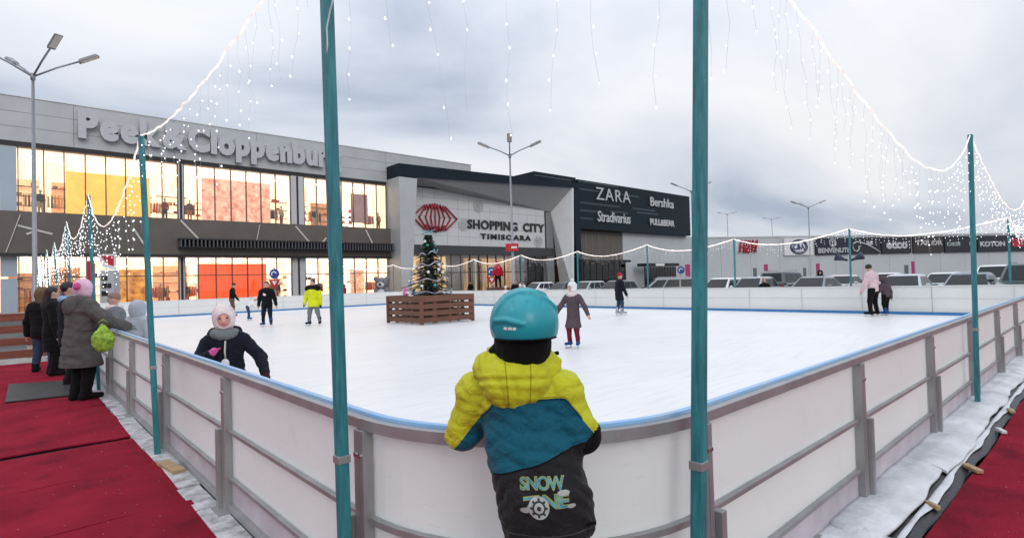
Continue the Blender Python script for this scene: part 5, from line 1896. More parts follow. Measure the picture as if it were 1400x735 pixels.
# ------------------------------------------------------------------ parked cars (noses towards the rink, along local +X)
tyre = mat('tyre', (0.02, 0.02, 0.02), 0.8, 0, 0.1)
rimm = mat('rim', (0.5, 0.5, 0.52), 0.3, 0.8, 0)
cglass = mat('car_glass', (0.018, 0.022, 0.026), 0.2, 0, 0.1, 2, spec=0.22)
trim = mat('car_trim', (0.02, 0.02, 0.022), 0.5, 0, 0)
hlm = mat('headlamp', (0.7, 0.72, 0.75), 0.1, 0, 0)
hlon = mat('headlamp_on', (1.0, 0.93, 0.8), 0.3, 0, 0, emit=45.0)
tlm = mat('taillamp', (0.35, 0.01, 0.015), 0.2, 0, 0)
CARS = {  # length, half width, height, bonnet z, belt z, windscreen base/top x, rear top/base x, boot z
    'hatch': dict(L=3.95, w=0.85, H=1.47, zb=0.90, hood=0.86, ws0=0.75, ws1=0.05, rt=-1.45, rb=-1.85, boot=0.92),
    'sedan': dict(L=4.5, w=0.88, H=1.43, zb=0.90, hood=0.84, ws0=0.85, ws1=0.10, rt=-1.05, rb=-1.75, boot=0.98),
    'estate': dict(L=4.75, w=0.90, H=1.56, zb=0.95, hood=0.92, ws0=1.0, ws1=0.25, rt=-1.9, rb=-2.25, boot=0.97),
    'suv': dict(L=4.5, w=0.93, H=1.74, zb=1.06, hood=1.02, ws0=0.85, ws1=0.25, rt=-1.85, rb=-2.15, boot=1.08),
}


def car(label, kind, col, pos, rz, lit=False):
    k = CARS[kind]
    paint = mat('paint_%03d_%03d_%03d' % tuple(int(c * 999) for c in col), col, 0.28, 0.25, 0.03, 2, coat=0.6)
    t = thing('parked_car', label, 'car', (pos[0], pos[1], -0.12), rz, 'cars parked behind the rink')
    L, w = k['L'] / 2, k['w']
    st = [(-L, 0.42, 0.62, 0.80), (-L + 0.06, 0.30, k['boot'] - 0.08, 0.92), (-L + 0.25, 0.24, k['boot'], 0.98), (k['rb'], 0.22, k['zb'] + 0.02, 1.0), (-0.4, 0.2, k['zb'], 1.0), (k['ws0'], 0.2, k['zb'], 1.0),
          (k['ws0'] + 0.35, 0.2, k['hood'] + 0.01, 0.99), (L - 0.45, 0.22, k['hood'] - 0.10, 0.95), (L - 0.12, 0.26, k['hood'] - 0.22, 0.86), (L, 0.36, 0.56, 0.72)]
    vs, fs = [], []
    n = 10
    for x, z0, z1, kw in st:
        ww = w * kw
        hz = z1 - z0
        ring = [(-ww * 0.88, z0), (-ww * 0.98, z0 + hz * 0.2), (-ww, z0 + hz * 0.55), (-ww * 0.97, z1 - 0.05), (-ww * 0.90, z1), (ww * 0.90, z1), (ww * 0.97, z1 - 0.05), (ww, z0 + hz * 0.55), (ww * 0.98, z0 + hz * 0.2), (ww * 0.88, z0)]
        vs += [(x, y, z) for y, z in ring]
    for i in range(len(st) - 1):
        for j in range(n):
            j2 = (j + 1) % n
            fs.append((i * n + j, (i + 1) * n + j, (i + 1) * n + j2, i * n + j2))
    fs.append(tuple(range(n)))
    fs.append(tuple((len(st) - 1) * n + j for j in range(n))[::-1])
    body = MB().add(vs, fs).build('body', paint, t)
    smooth_by_angle(body, 35)
    # cabin
    zb, zr = k['zb'] - 0.03, k['H']
    wb_, wr = w * 0.93, w * 0.72
    lo = [(k['ws0'], -wb_ * .95), (k['ws0'], wb_ * .95), (k['rb'], wb_ * .92), (k['rb'], -wb_ * .92)]
    hi = [(k['ws1'], -wr * .93), (k['ws1'], wr * .93), (k['rt'], wr * .92), (k['rt'], -wr * .92)]
    cb = MB()
    vs = [(x, y, zb) for x, y in lo] + [(x, y, zr - 0.05) for x, y in hi] + [(x * 0.86 + (k['ws1'] + k['rt']) * 0.07, y * 0.8, zr) for x, y in hi]
    cb.add(vs, [(0, 1, 5, 4), (1, 2, 6, 5), (2, 3, 7, 6), (3, 0, 4, 7), (4, 5, 9, 8), (5, 6, 10, 9), (6, 7, 11, 10), (7, 4, 8, 11), (8, 9, 10, 11)])
    smooth_by_angle(cb.build('cabin', paint, t, False, 0.045), 60)

    def pane(name, q, u0, u1, v0, v1, mt=cglass):
        """pane within a cabin face given by four corners (lower a, b; upper c, d)"""
        a, b, c, d = [Vector(x) for x in q]
        def P(u, v):
            return a.lerp(b, u).lerp(d.lerp(c, u), v)
        pts = [P(u0, v0), P(u1, v0), P(u1, v1), P(u0, v1)]
        nn = (pts[1] - pts[0]).cross(pts[3] - pts[0]).normalized()
        pts = [p_ + nn * 0.008 for p_ in pts]
        MB().slab(pts, 0.006).build(name, mt, t)
    V = vs
    pane('windscreen', (V[0], V[1], V[5], V[4]), 0.06, 0.94, 0.10, 0.94)
    pane('rear_window', (V[2], V[3], V[7], V[6]), 0.10, 0.90, 0.22, 0.90)
    for q in ((V[1], V[2], V[6], V[5]), (V[3], V[0], V[4], V[7])):
        fl = q[0] == V[3]
        for u0, u1 in (((0.05, 0.30), (0.33, 0.62), (0.65, 0.93)) if not fl else ((0.07, 0.35), (0.38, 0.67), (0.70, 0.95))):
            pane('side_window', q, u0, u1, 0.12, 0.86)
    for sx in (-1, 1):
        for sy in (-1, 1):
            c = Vector((sx * k['L'] * 0.29, sy * (w - 0.10), 0.31))
            wo = MB().tube([c - Vector((0, 0.10, 0)), c + Vector((0, 0.10, 0))], 0.31, 18).build('wheel', tyre, t)
            MB().tube([c + Vector((0, sy * 0.09, 0)), c + Vector((0, sy * 0.108, 0))], 0.20, 14).build('rim', rimm, wo)
    for sy in (-1, 1):
        MB().sphere((L - 0.13, sy * w * 0.66, k['hood'] - 0.24), 0.13, 10, 8, sc=(0.8, 1.25, 0.65)).build('headlight', hlon if (lit and sy > 0) else hlm, t, True)
        MB().sphere((-L + 0.10, sy * w * 0.74, k['boot'] - 0.22), 0.12, 8, 6, sc=(0.7, 1.1, 1.3)).build('tail_light', tlm, t, True)
        MB().sphere((k['ws0'] - 0.12, sy * (w + 0.10), zb + 0.10), 0.09, 8, 6, sc=(0.7, 1.2, 0.8)).build('mirror', paint, t, True)
    MB().bx(L - 0.08, L + 0.012, -0.42, 0.42, 0.42, 0.56).build('grille', trim, t)
    MB().bx(L + 0.013, L + 0.02, -0.26, 0.26, 0.40, 0.51).build('number_plate', wpan, t)
    if kind in ('estate', 'suv'):
        for sy in (-1, 1):
            MB().tube([(k['ws1'] - 0.1, sy * wr * 0.78, zr - 0.03), (k['ws1'] - 0.25, sy * wr * 0.78, zr + 0.04), (k['rt'] + 0.3, sy * wr * 0.78, zr + 0.04), (k['rt'] + 0.15, sy * wr * 0.78, zr - 0.03)], 0.018, 6).build('roof_rail', galv, t)
    return t


PI = math.pi


def car_px(label, kind, col, px, X, rz=PI, lit=False):
    p = at_x(px, 388, X)
    return car(label, kind, col, (X, p.y), rz + rnd.uniform(-.03, .03), lit)


car_px('dark green off-roader at the end of the near car row', 'suv', (0.03, 0.06, 0.055), 1408, 28.6)
car_px('blue grey saloon behind the teal pole on white sheets', 'sedan', (0.17, 0.21, 0.26), 1326, 28.4)
car_px('pale silver saloon beside the adult in the pink jacket', 'sedan', (0.52, 0.55, 0.58), 1236, 28.6)
car_px('mid grey saloon in front of the far street lamp', 'sedan', (0.20, 0.225, 0.25), 1112, 28.8)
car_px('pale grey hatchback left of the dark off-roader', 'hatch', (0.34, 0.37, 0.40), 1028, 29.5)
car_px('long silver estate car with roof rails parked side on', 'estate', (0.27, 0.275, 0.275), 902, 29.6, PI * 0.74)
car_px('dark grey rounded hatchback left of the silver estate', 'hatch', (0.11, 0.125, 0.135), 840, 30.2)
car_px('grey green small hatchback behind the white hatted girl', 'hatch', (0.34, 0.40, 0.38), 800, 30.5)
car_px('white saloon with one headlight shining', 'sedan', (0.66, 0.67, 0.68), 1291, 35.0, PI, True)
car_px('white car with black grille in the second row', 'suv', (0.66, 0.67, 0.68), 1362, 37.0)
car_px('dark grey off-roader beyond the near row', 'suv', (0.07, 0.085, 0.09), 1076, 33.5, 0.0)
car_px('white hatchback beside the right foreground pole', 'hatch', (0.68, 0.68, 0.69), 985, 29.0)
car_px('pinkish white saloon under the loudspeaker pole', 'sedan', (0.60, 0.55, 0.56), 1150, 36.0)
car_px('white car of the second row above the silver saloon', 'hatch', (0.7, 0.7, 0.7), 1210, 40.0)
car_px('grey car of the second row beside the lit headlight', 'sedan', (0.25, 0.26, 0.27), 1318, 41.0)
car_px('pale car far behind the white hatchback', 'hatch', (0.6, 0.61, 0.62), 1045, 42.0)
car_px('small white car behind the two white bobble hats', 'hatch', (0.7, 0.7, 0.7), 733, 33.0)
car_px('dark saloon in front of the navy portal pier', 'sedan', (0.06, 0.07, 0.08), 768, 34.0)


# ------------------------------------------------------------------ clothes palette
C_black = cloth('black', (0.006, 0.006, 0.007))
C_dark = cloth('dark_navy', (0.009, 0.011, 0.019))
C_jean = cloth('jeans', (0.035, 0.055, 0.10))
C_grey = cloth('warm_grey', (0.088, 0.082, 0.080))
C_lgrey = cloth('light_grey', (0.38, 0.40, 0.45))
C_mid = cloth('mid_grey', (0.16, 0.17, 0.18))
C_white = cloth('white', (0.72, 0.71, 0.71))
C_pink = cloth('pale_pink', (0.62, 0.46, 0.49))
C_hotp = cloth('pink', (0.62, 0.10, 0.30))
C_rose = cloth('rose_white', (0.70, 0.60, 0.60))
C_yel = cloth('fluo_yellow', (0.62, 0.66, 0.02))
C_brown = cloth('brown', (0.12, 0.07, 0.04))
C_fur = cloth('brown_fur', (0.16, 0.10, 0.045), bump=0.9, bs=70)
C_plum = cloth('plum_grey', (0.085, 0.062, 0.075))
C_wine = cloth('wine', (0.16, 0.012, 0.03))
C_red = cloth('red', (0.38, 0.015, 0.03))
C_purp = cloth('purple', (0.13, 0.07, 0.26))
C_blue = cloth('skate_blue', (0.02, 0.07, 0.22))
C_tan = cloth('tan', (0.27, 0.165, 0.15))
H_dark = mat('hair_dark', (0.015, 0.011, 0.01), 0.6, 0, 0.3, 20)
H_brown = mat('hair_brown', (0.07, 0.04, 0.025), 0.6, 0, 0.3, 20)

# ------------------------------------------------------------------ skaters on the ice
person('adult in dark jacket and brown trousers holding a bending child', gnd(317, 433), -70, 1.78, feet=((-.06, -.02), (.06, .05)), lean=0.10, jacket=C_black, pants=C_brown, shoes=C_dark, hair=H_dark, hands=(None, (0.06, 0.20, 0.50)), voxel=0.022, nod=0.3)
person('small child in white jacket bending forward on skates beside the adult in brown trousers', gnd(340, 437.5), -60, 1.18, feet=((-.07, 0), (.07, .02)), lean=0.9, jacket=C_white, pants=C_jean, shoes=C_blue, hair=None, hat='beanie', hatm=C_rose, bob=False, hands=((-.16, .32, .42), (.16, .32, .42)), voxel=0.02)
rt_, J = person('boy skater in black jacket with a white chest patch', gnd(366, 446), 190, 1.70, feet=((-.10, 0.10), (.11, -.05)), lean=0.05, bulk=1.1, jacket=C_black, pants=C_dark, shoes=C_blue, hair=H_brown, coat=0.04, hands=((-.22, .06, .44), (.20, -.02, .46)), voxel=0.018)
MB().sphere(J['chest'] + np.array([0.03, 0.135, -0.06]), 0.075, 10, 8, sc=(1, 0.25, 1)).build('chest_patch', C_white, rt_, True)
person('teen skater in a fluorescent yellow and black jacket', gnd(428, 444.5), 175, 1.72, feet=((-.17, 0.02), (.06, .06)), lean=0.06, bulk=1.2, jacket=C_yel, yoke=C_black, pants=C_mid, shoes=C_dark, hair=H_dark, coat=0.08, hands=((-.22, .05, .42), (.20, .02, .43)), glove=C_black, voxel=0.018)
person('girl skater in plum grey coat with white hat and wine leggings', gnd(786, 475), 150, 1.36, feet=((-.065, 0.02), (.075, .03)), lean=0.05, jacket=C_plum, pants=C_wine, shoes=C_blue, hat='bonnet', hatm=C_white, hands=((-.33, .12, .47), (.33, .12, .46)), coat=0.19, flare=0.022, glove=SKIN_P, scarf=C_rose, voxel=0.014, yaw=-0.5, bob=True)
rt_, J = person('skater in navy jacket and red hat with a white emblem', gnd(847, 430.5), -75, 1.62, feet=((-.05, -.03), (.06, .05)), lean=0.10, jacket=C_dark, pants=C_jean, shoes=C_lgrey, hat='beanie', hatm=C_red, coat=0.14, bulk=1.1, hands=(None, (0.12, 0.16, .48)), voxel=0.017, bob=False)
person('adult in pale pink jacket and black trousers steadying a child', gnd(1196, 432), 25, 1.66, feet=((-.13, 0), (.10, .02)), lean=0.10, side=0.0, bulk=1.12, jacket=C_pink, pants=C_black, shoes=C_black, hair=H_dark, hands=((-.22, .10, .50), (.24, .10, .52)), voxel=0.015, nod=0.35, yaw=-0.5)
person('child in plum jacket and black trousers beside the pink jacket', gnd(1213, 431), 10, 1.22, feet=((-.06, 0), (.06, .06)), lean=0.12, bulk=1.15, jacket=C_plum, pants=C_black, shoes=C_blue, hood='up', hands=((-.2, .1, .6), None), voxel=0.014)
person('small child in purple overalls skating behind the helmet', gnd(676, 415.5), 100, 1.28, feet=((-.05, 0), (.06, .05)), lean=0.12, jacket=C_purp, pants=C_purp, shoes=C_dark, hat='beanie', hatm=C_rose, hands=((-.28, .18, .5), None), voxel=0.022)
person('child in white bobble hat just left of the helmet top', gnd(692, 419), 170, 1.12, jacket=C_white, pants=C_dark, shoes=C_dark, hat='beanie', hatm=C_white, voxel=0.022)
person('child in white bobble hat right above the helmet', gnd(712, 420), 150, 1.22, jacket=C_rose, pants=C_dark, shoes=C_dark, hat='beanie', hatm=C_white, voxel=0.022)
person('child in bright pink jacket behind the slatted planter', gnd(556, 420), 40, 1.2, jacket=C_hotp, pants=C_dark, shoes=C_dark, hood='up', hatm=C_hotp, lean=0.35, voxel=0.022)

# girl at the barrier
gp = (1.50, 5.62)
rt_, J = person('girl in pale pink hat leaning over the barrier with one arm out', gp, 200, 1.27, feet=((-.07, 0), (.08, 0)), lean=0.10, side=0.06, bulk=1.02, jacket=C_dark, pants=C_dark, shoes=C_blue, hat='bonnet', hatm=C_rose, bob=False,
                hands=((-.25, .12, .57), (.10, .16, .73)), scarf=C_mid, glove=C_hotp, glove2=cloth('dark_wine_glove', (0.05, 0.012, 0.016)), skin=SKIN_P, voxel=0.0075, coat=0.1, yaw=0.10, nod=0.0, hood='down', fold=0.010)
# second, dark glove on the outstretched arm and jacket details
hd = J['hands'][0]
zip_m = mat('jacket_toggle', (0.5, 0.5, 0.45), 0.4, 0, 0)
c0 = J['chest'] + J['f'] * 0.135
MB().tube([c0 + np.array([0.0, 0.0, 0.05]), c0 + np.array([0.004, 0.012, -0.05]), c0 + np.array([0.0, 0.01, -0.12])], 0.008, 6).build('drawstring', zip_m, rt_, True)
MB().sphere(c0 + np.array([0.0, 0.03, -0.15]), 0.035, 10, 8, sc=(1, 0.6, 1.2)).build('pompom', C_white, rt_, True)

# children at the left barrier, inside
p = at_d(186, 460, 8.6)
person('child in light grey hooded jacket at the left barrier', (p.x, p.y), -10, 1.28, jacket=C_lgrey, pants=C_dark, shoes=C_dark, hood='up', hatm=C_lgrey, lean=0.12, hands=((-.3, .1, .62), None), bulk=1.2, voxel=0.014, glove=C_red)
p = at_d(163, 460, 9.9)
person('person in dusty pink hat and dark coat by the barrier', (p.x, p.y), 120, 1.42, jacket=C_mid, pants=C_dark, shoes=C_dark, hat='beanie', hatm=C_tan, scarf=C_rose, lean=0.15, bulk=1.2, voxel=0.015, bob=False)

# ------------------------------------------------------------------ watchers on the carpet
rt_, J = person('adult in quilted grey coat and pink hat leaning on the barrier', gnd(108, 546), -25, 1.68, feet=((-.05, 0), (.05, .03)), lean=0.10, bulk=1.28, coat=0.19, flare=0.022, jacket=C_grey, pants=C_black, shoes=C_black,
                hat='bonnet', hatm=cloth('soft_pink', (0.70, 0.46, 0.58)), bob=False, hands=((-.12, .26, .58), (.26, .24, .60)), skates=False, hood='fur', voxel=0.012, glove=C_mid, fold=0.009)
MB().sphere(J['hc'] - J['f'] * J['HH'] * 0.50 + J['r'] * 0.05 + J['hup'] * 0.04, 0.055, 10, 8, sc=(1.1, 0.8, 1)).build('hat_flower', C_hotp, rt_, True)
wm = rt_.matrix_basis.copy()
bag_p = at_d(141, 463, 7.35)
bg = thing('carrier_bag', 'bright green carrier bag hanging from the grey coated adult', 'bag', (bag_p.x, bag_p.y, bag_p.z))
implicit_obj('pouch', {'b': [('e', (0, 0, -0.02), (0.12, 0.09, 0.15)), ('c', (0, 0, 0.1), (0, 0, 0.17), 0.05, 0.025)]}, {'b': cloth('lime_bag', (0.26, 0.42, 0.05), 0.5, 0.5, 0.4, 14, 50)}, bg, 0.012, folds={'b': (0.02, 45)})
MB().tube([(-0.03, 0, 0.14), (-0.05, 0, 0.22), (0, 0, 0.26), (0.05, 0, 0.22), (0.03, 0, 0.14)], 0.006, 6).build('handle', MATS['cloth_lime_bag'], bg, True)
person('adult in black jacket with brown fur hood and jeans', gnd(60, 507), 8, 1.62, jacket=C_black, pants=C_jean, shoes=C_black, hood='up', hatm=C_fur, skates=False, bulk=1.25, voxel=0.015, coat=0.06)
person('adult in long black coat with dark hair facing the rink', gnd(73, 512), -45, 1.64, jacket=C_black, pants=C_black, shoes=C_black, hair=H_dark, longhair=True, skates=False, bulk=1.2, voxel=0.015, coat=0.2)
p = gnd(96, 524)
rt_, J = person('dark haired adult partly hidden by the grey coat', (p[0], p[1]), -50, 1.70, jacket=C_dark, pants=C_black, shoes=C_black, hair=H_dark, skates=False, bulk=1.15, voxel=0.016, coat=0.08, scarf=cloth('pale_blue', (0.25, 0.38, 0.6)))

# ------------------------------------------------------------------ people beyond the rink
def beyond(label, px, X, h, rel, **k):
    p_ = at_x(px, 388, X)
    return person(label, (X, p_.y), rel, h, skates=False, voxel=0.026, z0=k.pop('z0', -0.12), **k)


q = at_x(681, 388, 23.6)
tag(MB().bx(23.1, 24.1, q.y - 0.6, q.y + 0.6, -0.12, 1.12).build('timber_platform', crate, None, False, 0.01), 'low timber platform behind the barrier under the red jacketed adult', 'platform')
beyond('adult in red hooded jacket standing high behind the barrier', 681, 23.6, 1.66, 185, jacket=C_red, pants=C_black, shoes=C_black, hood='up', hatm=C_red, bulk=1.25, z0=1.12)
beyond('adult with tan scarf behind the barrier near the entrance', 705, 24.4, 1.72, 170, jacket=C_dark, pants=C_black, shoes=C_black, hair=H_brown, scarf=C_tan)
beyond('person in rose jacket walking behind the white car', 716, 25.0, 1.6, 100, jacket=C_rose, pants=C_dark, shoes=C_dark, hair=H_brown, longhair=True)
beyond('person with light brown hair among the parked cars', 1045, 26.0, 1.42, 160, jacket=C_black, pants=C_dark, shoes=C_dark, hair=mat('hair_light', (0.30, 0.17, 0.08), 0.6, 0, 0.3, 20), longhair=True)
beyond('person in black hooded coat between the parked cars', 1122, 31.8, 1.7, 150, jacket=C_black, pants=C_black, shoes=C_black, hood='up', hatm=C_black, bulk=1.3)
p = at_y(471, 380, 45)
person('person in long red coat walking past the shop', (p.x, p.y), -70, 1.75, jacket=C_red, pants=C_black, shoes=C_black, hair=H_dark, skates=False, voxel=0.03, coat=0.2, z0=-0.12)
p = at_y(643, 380, 46)
person('person in dark coat at the mall entrance doors', (p.x, p.y), 160, 1.7, jacket=C_black, pants=C_black, shoes=C_black, hair=H_dark, skates=False, voxel=0.03, z0=-0.12)

# ------------------------------------------------------------------ the child in the helmet (modelled in a frame facing the rink)
kp = at_d(737, 400, 1.70)
KID = thing('person', 'child in turquoise helmet and yellow and blue winter jacket leaning on the barrier', 'person', (kp.x, kp.y, 0), R(CAM_AZ - 90 + 3))
Kinv = KID.matrix_basis.inverted()


def kl(px, py, d):
    """pixel at a depth, in the child's own frame"""
    w = at_d(px, py, d)
    c, s = math.cos(-KID.rotation_euler.z), math.sin(-KID.rotation_euler.z)
    x, y = w.x - kp.x, w.y - kp.y
    return np.array([x * c - y * s, x * s + y * c, w.z])


def zone_material():
    m = bpy.data.materials.new('ski_jacket_fabric')
    m.use_nodes = True
    nt = m.node_tree
    b = nt.nodes['Principled BSDF']
    b.inputs['Roughness'].default_value = 0.7
    b.inputs['Specular IOR Level'].default_value = 0.2
    b.inputs['Sheen Weight'].default_value = 0.1
    t = nt.nodes.new('ShaderNodeTexCoord')
    sp = nt.nodes.new('ShaderNodeSeparateXYZ')
    nt.links.new(t.outputs['Object'], sp.inputs[0])

    def mth(op, a, c=None):
        n = nt.nodes.new('ShaderNodeMath')
        n.operation = op
        for i, v in enumerate((a, c)):
            if v is None:
                continue
            if isinstance(v, (int, float)):
                n.inputs[i].default_value = v
            else:
                nt.links.new(v, n.inputs[i])
        return n.outputs[0]
    X, Y, Z = sp.outputs
    # yellow yoke: above a line that drops to both sides along the sleeves
    ax = mth('ABSOLUTE', mth('SUBTRACT', X, -0.035))
    drop = mth('MULTIPLY', mth('MAXIMUM', mth('SUBTRACT', ax, 0.105), 0.0), 1.25)
    yel = mth('GREATER_THAN', mth('ADD', Z, drop), 1.135)
    blk_ = mth('LESS_THAN', mth('SUBTRACT', Z, mth('MULTIPLY', X, 0.30)), 0.968)
    def mixc(f, a, c):
        n = nt.nodes.new('ShaderNodeMixRGB')
        nt.links.new(f, n.inputs[0])
        for i, v in ((1, a), (2, c)):
            if isinstance(v, tuple):
                n.inputs[i].default_value = v
            else:
                nt.links.new(v, n.inputs[i])
        return n.outputs[0]
    nz = nt.nodes.new('ShaderNodeTexNoise')
    nz.inputs['Scale'].default_value = 9
    nz.inputs['Detail'].default_value = 5
    nt.links.new(t.outputs['Object'], nz.inputs['Vector'])
    c1 = mixc(blk_, (0.002, 0.090, 0.140, 1), (0.010, 0.009, 0.011, 1))
    c2 = mixc(yel, c1, (0.52, 0.52, 0.020, 1))
    hv = nt.nodes.new('ShaderNodeHueSaturation')
    nt.links.new(c2, hv.inputs['Color'])
    nt.links.new(mth('ADD', mth('MULTIPLY', nz.outputs['Fac'], 0.5), 0.75), hv.inputs['Value'])
    nt.links.new(hv.outputs[0], b.inputs['Base Color'])
    nb_ = nt.nodes.new('ShaderNodeTexNoise')
    nb_.inputs['Scale'].default_value = 26
    nb_.inputs['Detail'].default_value = 6
    nb_.inputs['Distortion'].default_value = 1.2
    nt.links.new(t.outputs['Object'], nb_.inputs['Vector'])
    bp = nt.nodes.new('ShaderNodeBump')
    bp.inputs['Strength'].default_value = 0.6
    bp.inputs['Distance'].default_value = 0.02
    nt.links.new(nb_.outputs['Fac'], bp.inputs['Height'])
    nt.links.new(bp.outputs[0], b.inputs['Normal'])
    return m


jk = zone_material()
yel_m = cloth('jacket_yellow', (0.52, 0.52, 0.020), 0.6, 0.14, 0.35, 9, 40, 0.1)
kblack = cloth('kid_black', (0.004, 0.004, 0.005))
kpant = cloth('kid_trousers', (0.018, 0.019, 0.021), 0.7)
pel = kl(748, 705, 1.66)
chest = kl(712, 545, 1.78)
neck = kl(709, 488, 1.80)
shL, shR = kl(652, 535, 1.82), kl(768, 535, 1.76)
elL, elR = kl(634, 590, 1.84), kl(792, 590, 1.74)
haL, haR = elL + np.array([0.10, 0.20, 0.035]), elR + np.array([-0.08, 0.235, 0.07])
hem = kl(750, 716, 1.66)
G = {'jacket': [('c', chest, pel, 0.109, 0.112, (1.13, 0.80)), ('c', chest + [0.012, -0.01, -0.14], pel + [0.0, 0, 0.06], 0.106, 0.104, (1.16, 0.80)), ('c', pel, hem, 0.106, 0.112, (1.12, 0.82)), ('h', hem - [0, 0, 0.025], (0, 0, -1.0)),
                ('c', shL, shR, 0.058, 0.058, (1, 0.95)), ('c', chest + [0, 0, 0.02], neck, 0.10, 0.06),
                ('c', shL, elL, 0.056, 0.050), ('c', elL, haL, 0.050, 0.040),
                ('c', shR, elR, 0.058, 0.053), ('c', elR, haR, 0.052, 0.040)],
     'cuff': [('c', elR + [0.012, -0.002, -0.012], elR + [-0.01, 0.10, 0.02], 0.057, 0.050)],
     'glove': []}
for hp, el, s in ((haL, elL, -1), (haR, elR, 1)):
    d = hp - el
    d = d / np.linalg.norm(d)
    s2 = np.cross(d, [0, 0, 1.0])
    s2 /= np.linalg.norm(s2)
    G['glove'].append(('c', hp, hp + d * 0.05, 0.032, 0.034))
    for q in (-1.5, -.5, .5, 1.5):
        st = hp + d * 0.06 + s2 * q * 0.017
        k1 = st + d * 0.035 + np.array([0, 0, -0.006])
        G['glove'] += [('c', st, k1, 0.0115, 0.0105), ('c', k1, k1 + d * 0.012 + np.array([0, 0, -0.03]), 0.0105, 0.009)]
    G['glove'].append(('c', hp + d * 0.02, hp + d * 0.05 - s2 * s * 0.045, 0.014, 0.011))
G['pants'] = []
G['boot'] = []
for s, fx, fy in ((-1, -0.08, 0.10), (1, 0.10, -0.02)):
    hip = pel + np.array([s * 0.05, 0.0, -0.02])
    an = np.array([pel[0] + fx * 0.9, pel[1] + fy, 0.09])
    kn = (hip + an) / 2 + np.array([s * 0.01, 0.04, 0.0])
    G['pants'] += [('c', hip, kn, 0.072, 0.068), ('c', kn, an, 0.066, 0.062)]
    G['boot'] += [('c', an + [0, -0.03, -0.04], an + [s * 0.03, 0.12, -0.045], 0.048, 0.042), ('c', an + [0, 0, 0.05], an + [0, -0.02, -0.03], 0.055, 0.05)]
hc = kl(714, 452, 1.79)
G['skin'] = [('e', hc + [0, 0.015, -0.005], (0.072, 0.088, 0.10)), ('c', neck, hc + [0, 0, -0.04], 0.045, 0.045), ('e', hc + [0.0, 0.10, -0.02], (0.014, 0.018, 0.016))]
implicit_obj('body', G, {'jacket': jk, 'cuff': kblack, 'glove': kblack, 'pants': kpant, 'boot': kblack, 'skin': SKIN}, KID, 0.0062, ksoft=0.035, khard=0.004,
             folds={'jacket': (0.0085, 32, (0.9, 0.9, 1.35)), 'pants': (0.007, 34)}, seed=5)
# hem cord and tab
MB().beam(kl(797, 716, 1.60), kl(815, 713, 1.60), 0.008, 0.008).build('hem_tab', kblack, KID)
# hood lying on the back
hn = kl(706, 510, 1.745)
hg = {'h': [('e', hn + [0, 0.0, 0.0], (0.120, 0.075, 0.056)), ('e', hn + [-0.004, -0.026, -0.042], (0.100, 0.062, 0.062)),
            ('c', hn + [-0.085, 0.03, 0.038], hn + [0.095, 0.03, 0.040], 0.026, 0.026), ('c', hn + [-0.10, 0.02, 0.02], hn + [-0.07, 0.13, 0.035], 0.035, 0.03), ('c', hn + [0.11, 0.02, 0.02], hn + [0.075, 0.13, 0.03], 0.035, 0.03)]}
hood_o = implicit_obj('hood', hg, {'h': yel_m}, KID, 0.0055, ksoft=0.03, folds={'h': (0.010, 48, (0.8, 1, 1.4))}, seed=9)
# seam ridge of the hood
# balaclava and helmet
implicit_obj('balaclava', {'b': [('e', hc + [0, -0.012, -0.012], (0.090, 0.100, 0.118)), ('c', hc + [0.0, -0.015, -0.06], neck + [0.0, -0.012, 0.005], 0.086, 0.082),
                                 ('c', neck + [-0.075, -0.02, 0.012], neck + [0.095, 0.03, 0.004], 0.026, 0.02)]}, {'b': kblack}, KID, 0.006, ksoft=0.02, folds={'b': (0.004, 60)},
             subs=[('e', hc + [0.0, 0.13, -0.01], (0.075, 0.07, 0.085))])
MB().tube([neck + [0.085, 0.02, 0.012], neck + [0.115, 0.025, 0.002], neck + [0.135, 0.03, 0.006]], 0.007, 6).build('strap_end', kblack, KID, True)
helm = mat('helmet_turquoise', (0.006, 0.30, 0.36), 0.40, 0, 0.06, 3, spec=0.5, coat=0.15)
hcc = kl(716.5, 442, 1.785)


def hpt(az, el, k=1.0):
    a_, e_ = R(az), R(el)
    return hcc + np.array([math.sin(a_) * math.cos(e_) * 0.1115, -math.cos(a_) * math.cos(e_) * 0.132, math.sin(e_) * 0.117]) * k


hp_ = [('e', hcc, (0.1115, 0.132, 0.117))]
for line, r0 in (([(-66, -4), (-60, 22), (-48, 46), (-20, 60), (25, 58), (55, 40), (78, 20)], 0.0052), ([(-60, 8), (-35, 10), (-8, 4)], 0.0042), ([(8, 66), (40, 62), (80, 50)], 0.0045)):
    for (a0, e0), (a1, e1) in zip(line[:-1], line[1:]):
        for q in range(4):
            hp_.append(('c', hpt(a0 + (a1 - a0) * q / 4, e0 + (e1 - e0) * q / 4), hpt(a0 + (a1 - a0) * (q + 1) / 4, e0 + (e1 - e0) * (q + 1) / 4), r0, r0))
hs_ = [('c', hcc + [-0.12, -0.12, -0.118], hcc + [0.2, -0.05, -0.100], 0.068, 0.066), ('c', hcc + [-0.2, 0.1, -0.118], hcc + [0.2, 0.1, -0.118], 0.075, 0.075), ('b', hcc + [0, 0, -0.110], (0.3, 0.3, 0.07), 0.01)]
# vent slots
for az in (-28, 4, 36):
    hs_.append(('c', hpt(az, 40, 1.03), hpt(az * 0.9, 27, 1.03), 0.007, 0.0055))
shell = implicit_obj('helmet', {'s': hp_}, {'s': helm}, KID, 0.0042, ksoft=0.010, subs=hs_)
rim_t = [hpt(az, -20, 1.0) for az in range(-68, 69, 8)]
MB().tube([p_ + np.array([0, 0, -0.002]) for p_ in rim_t], 0.0028, 6).build('helmet_trim', kblack, KID, True)
wp_ = mat('helmet_print', (0.75, 0.78, 0.78), 0.4, 0, 0)
from mathutils.bvhtree import BVHTree


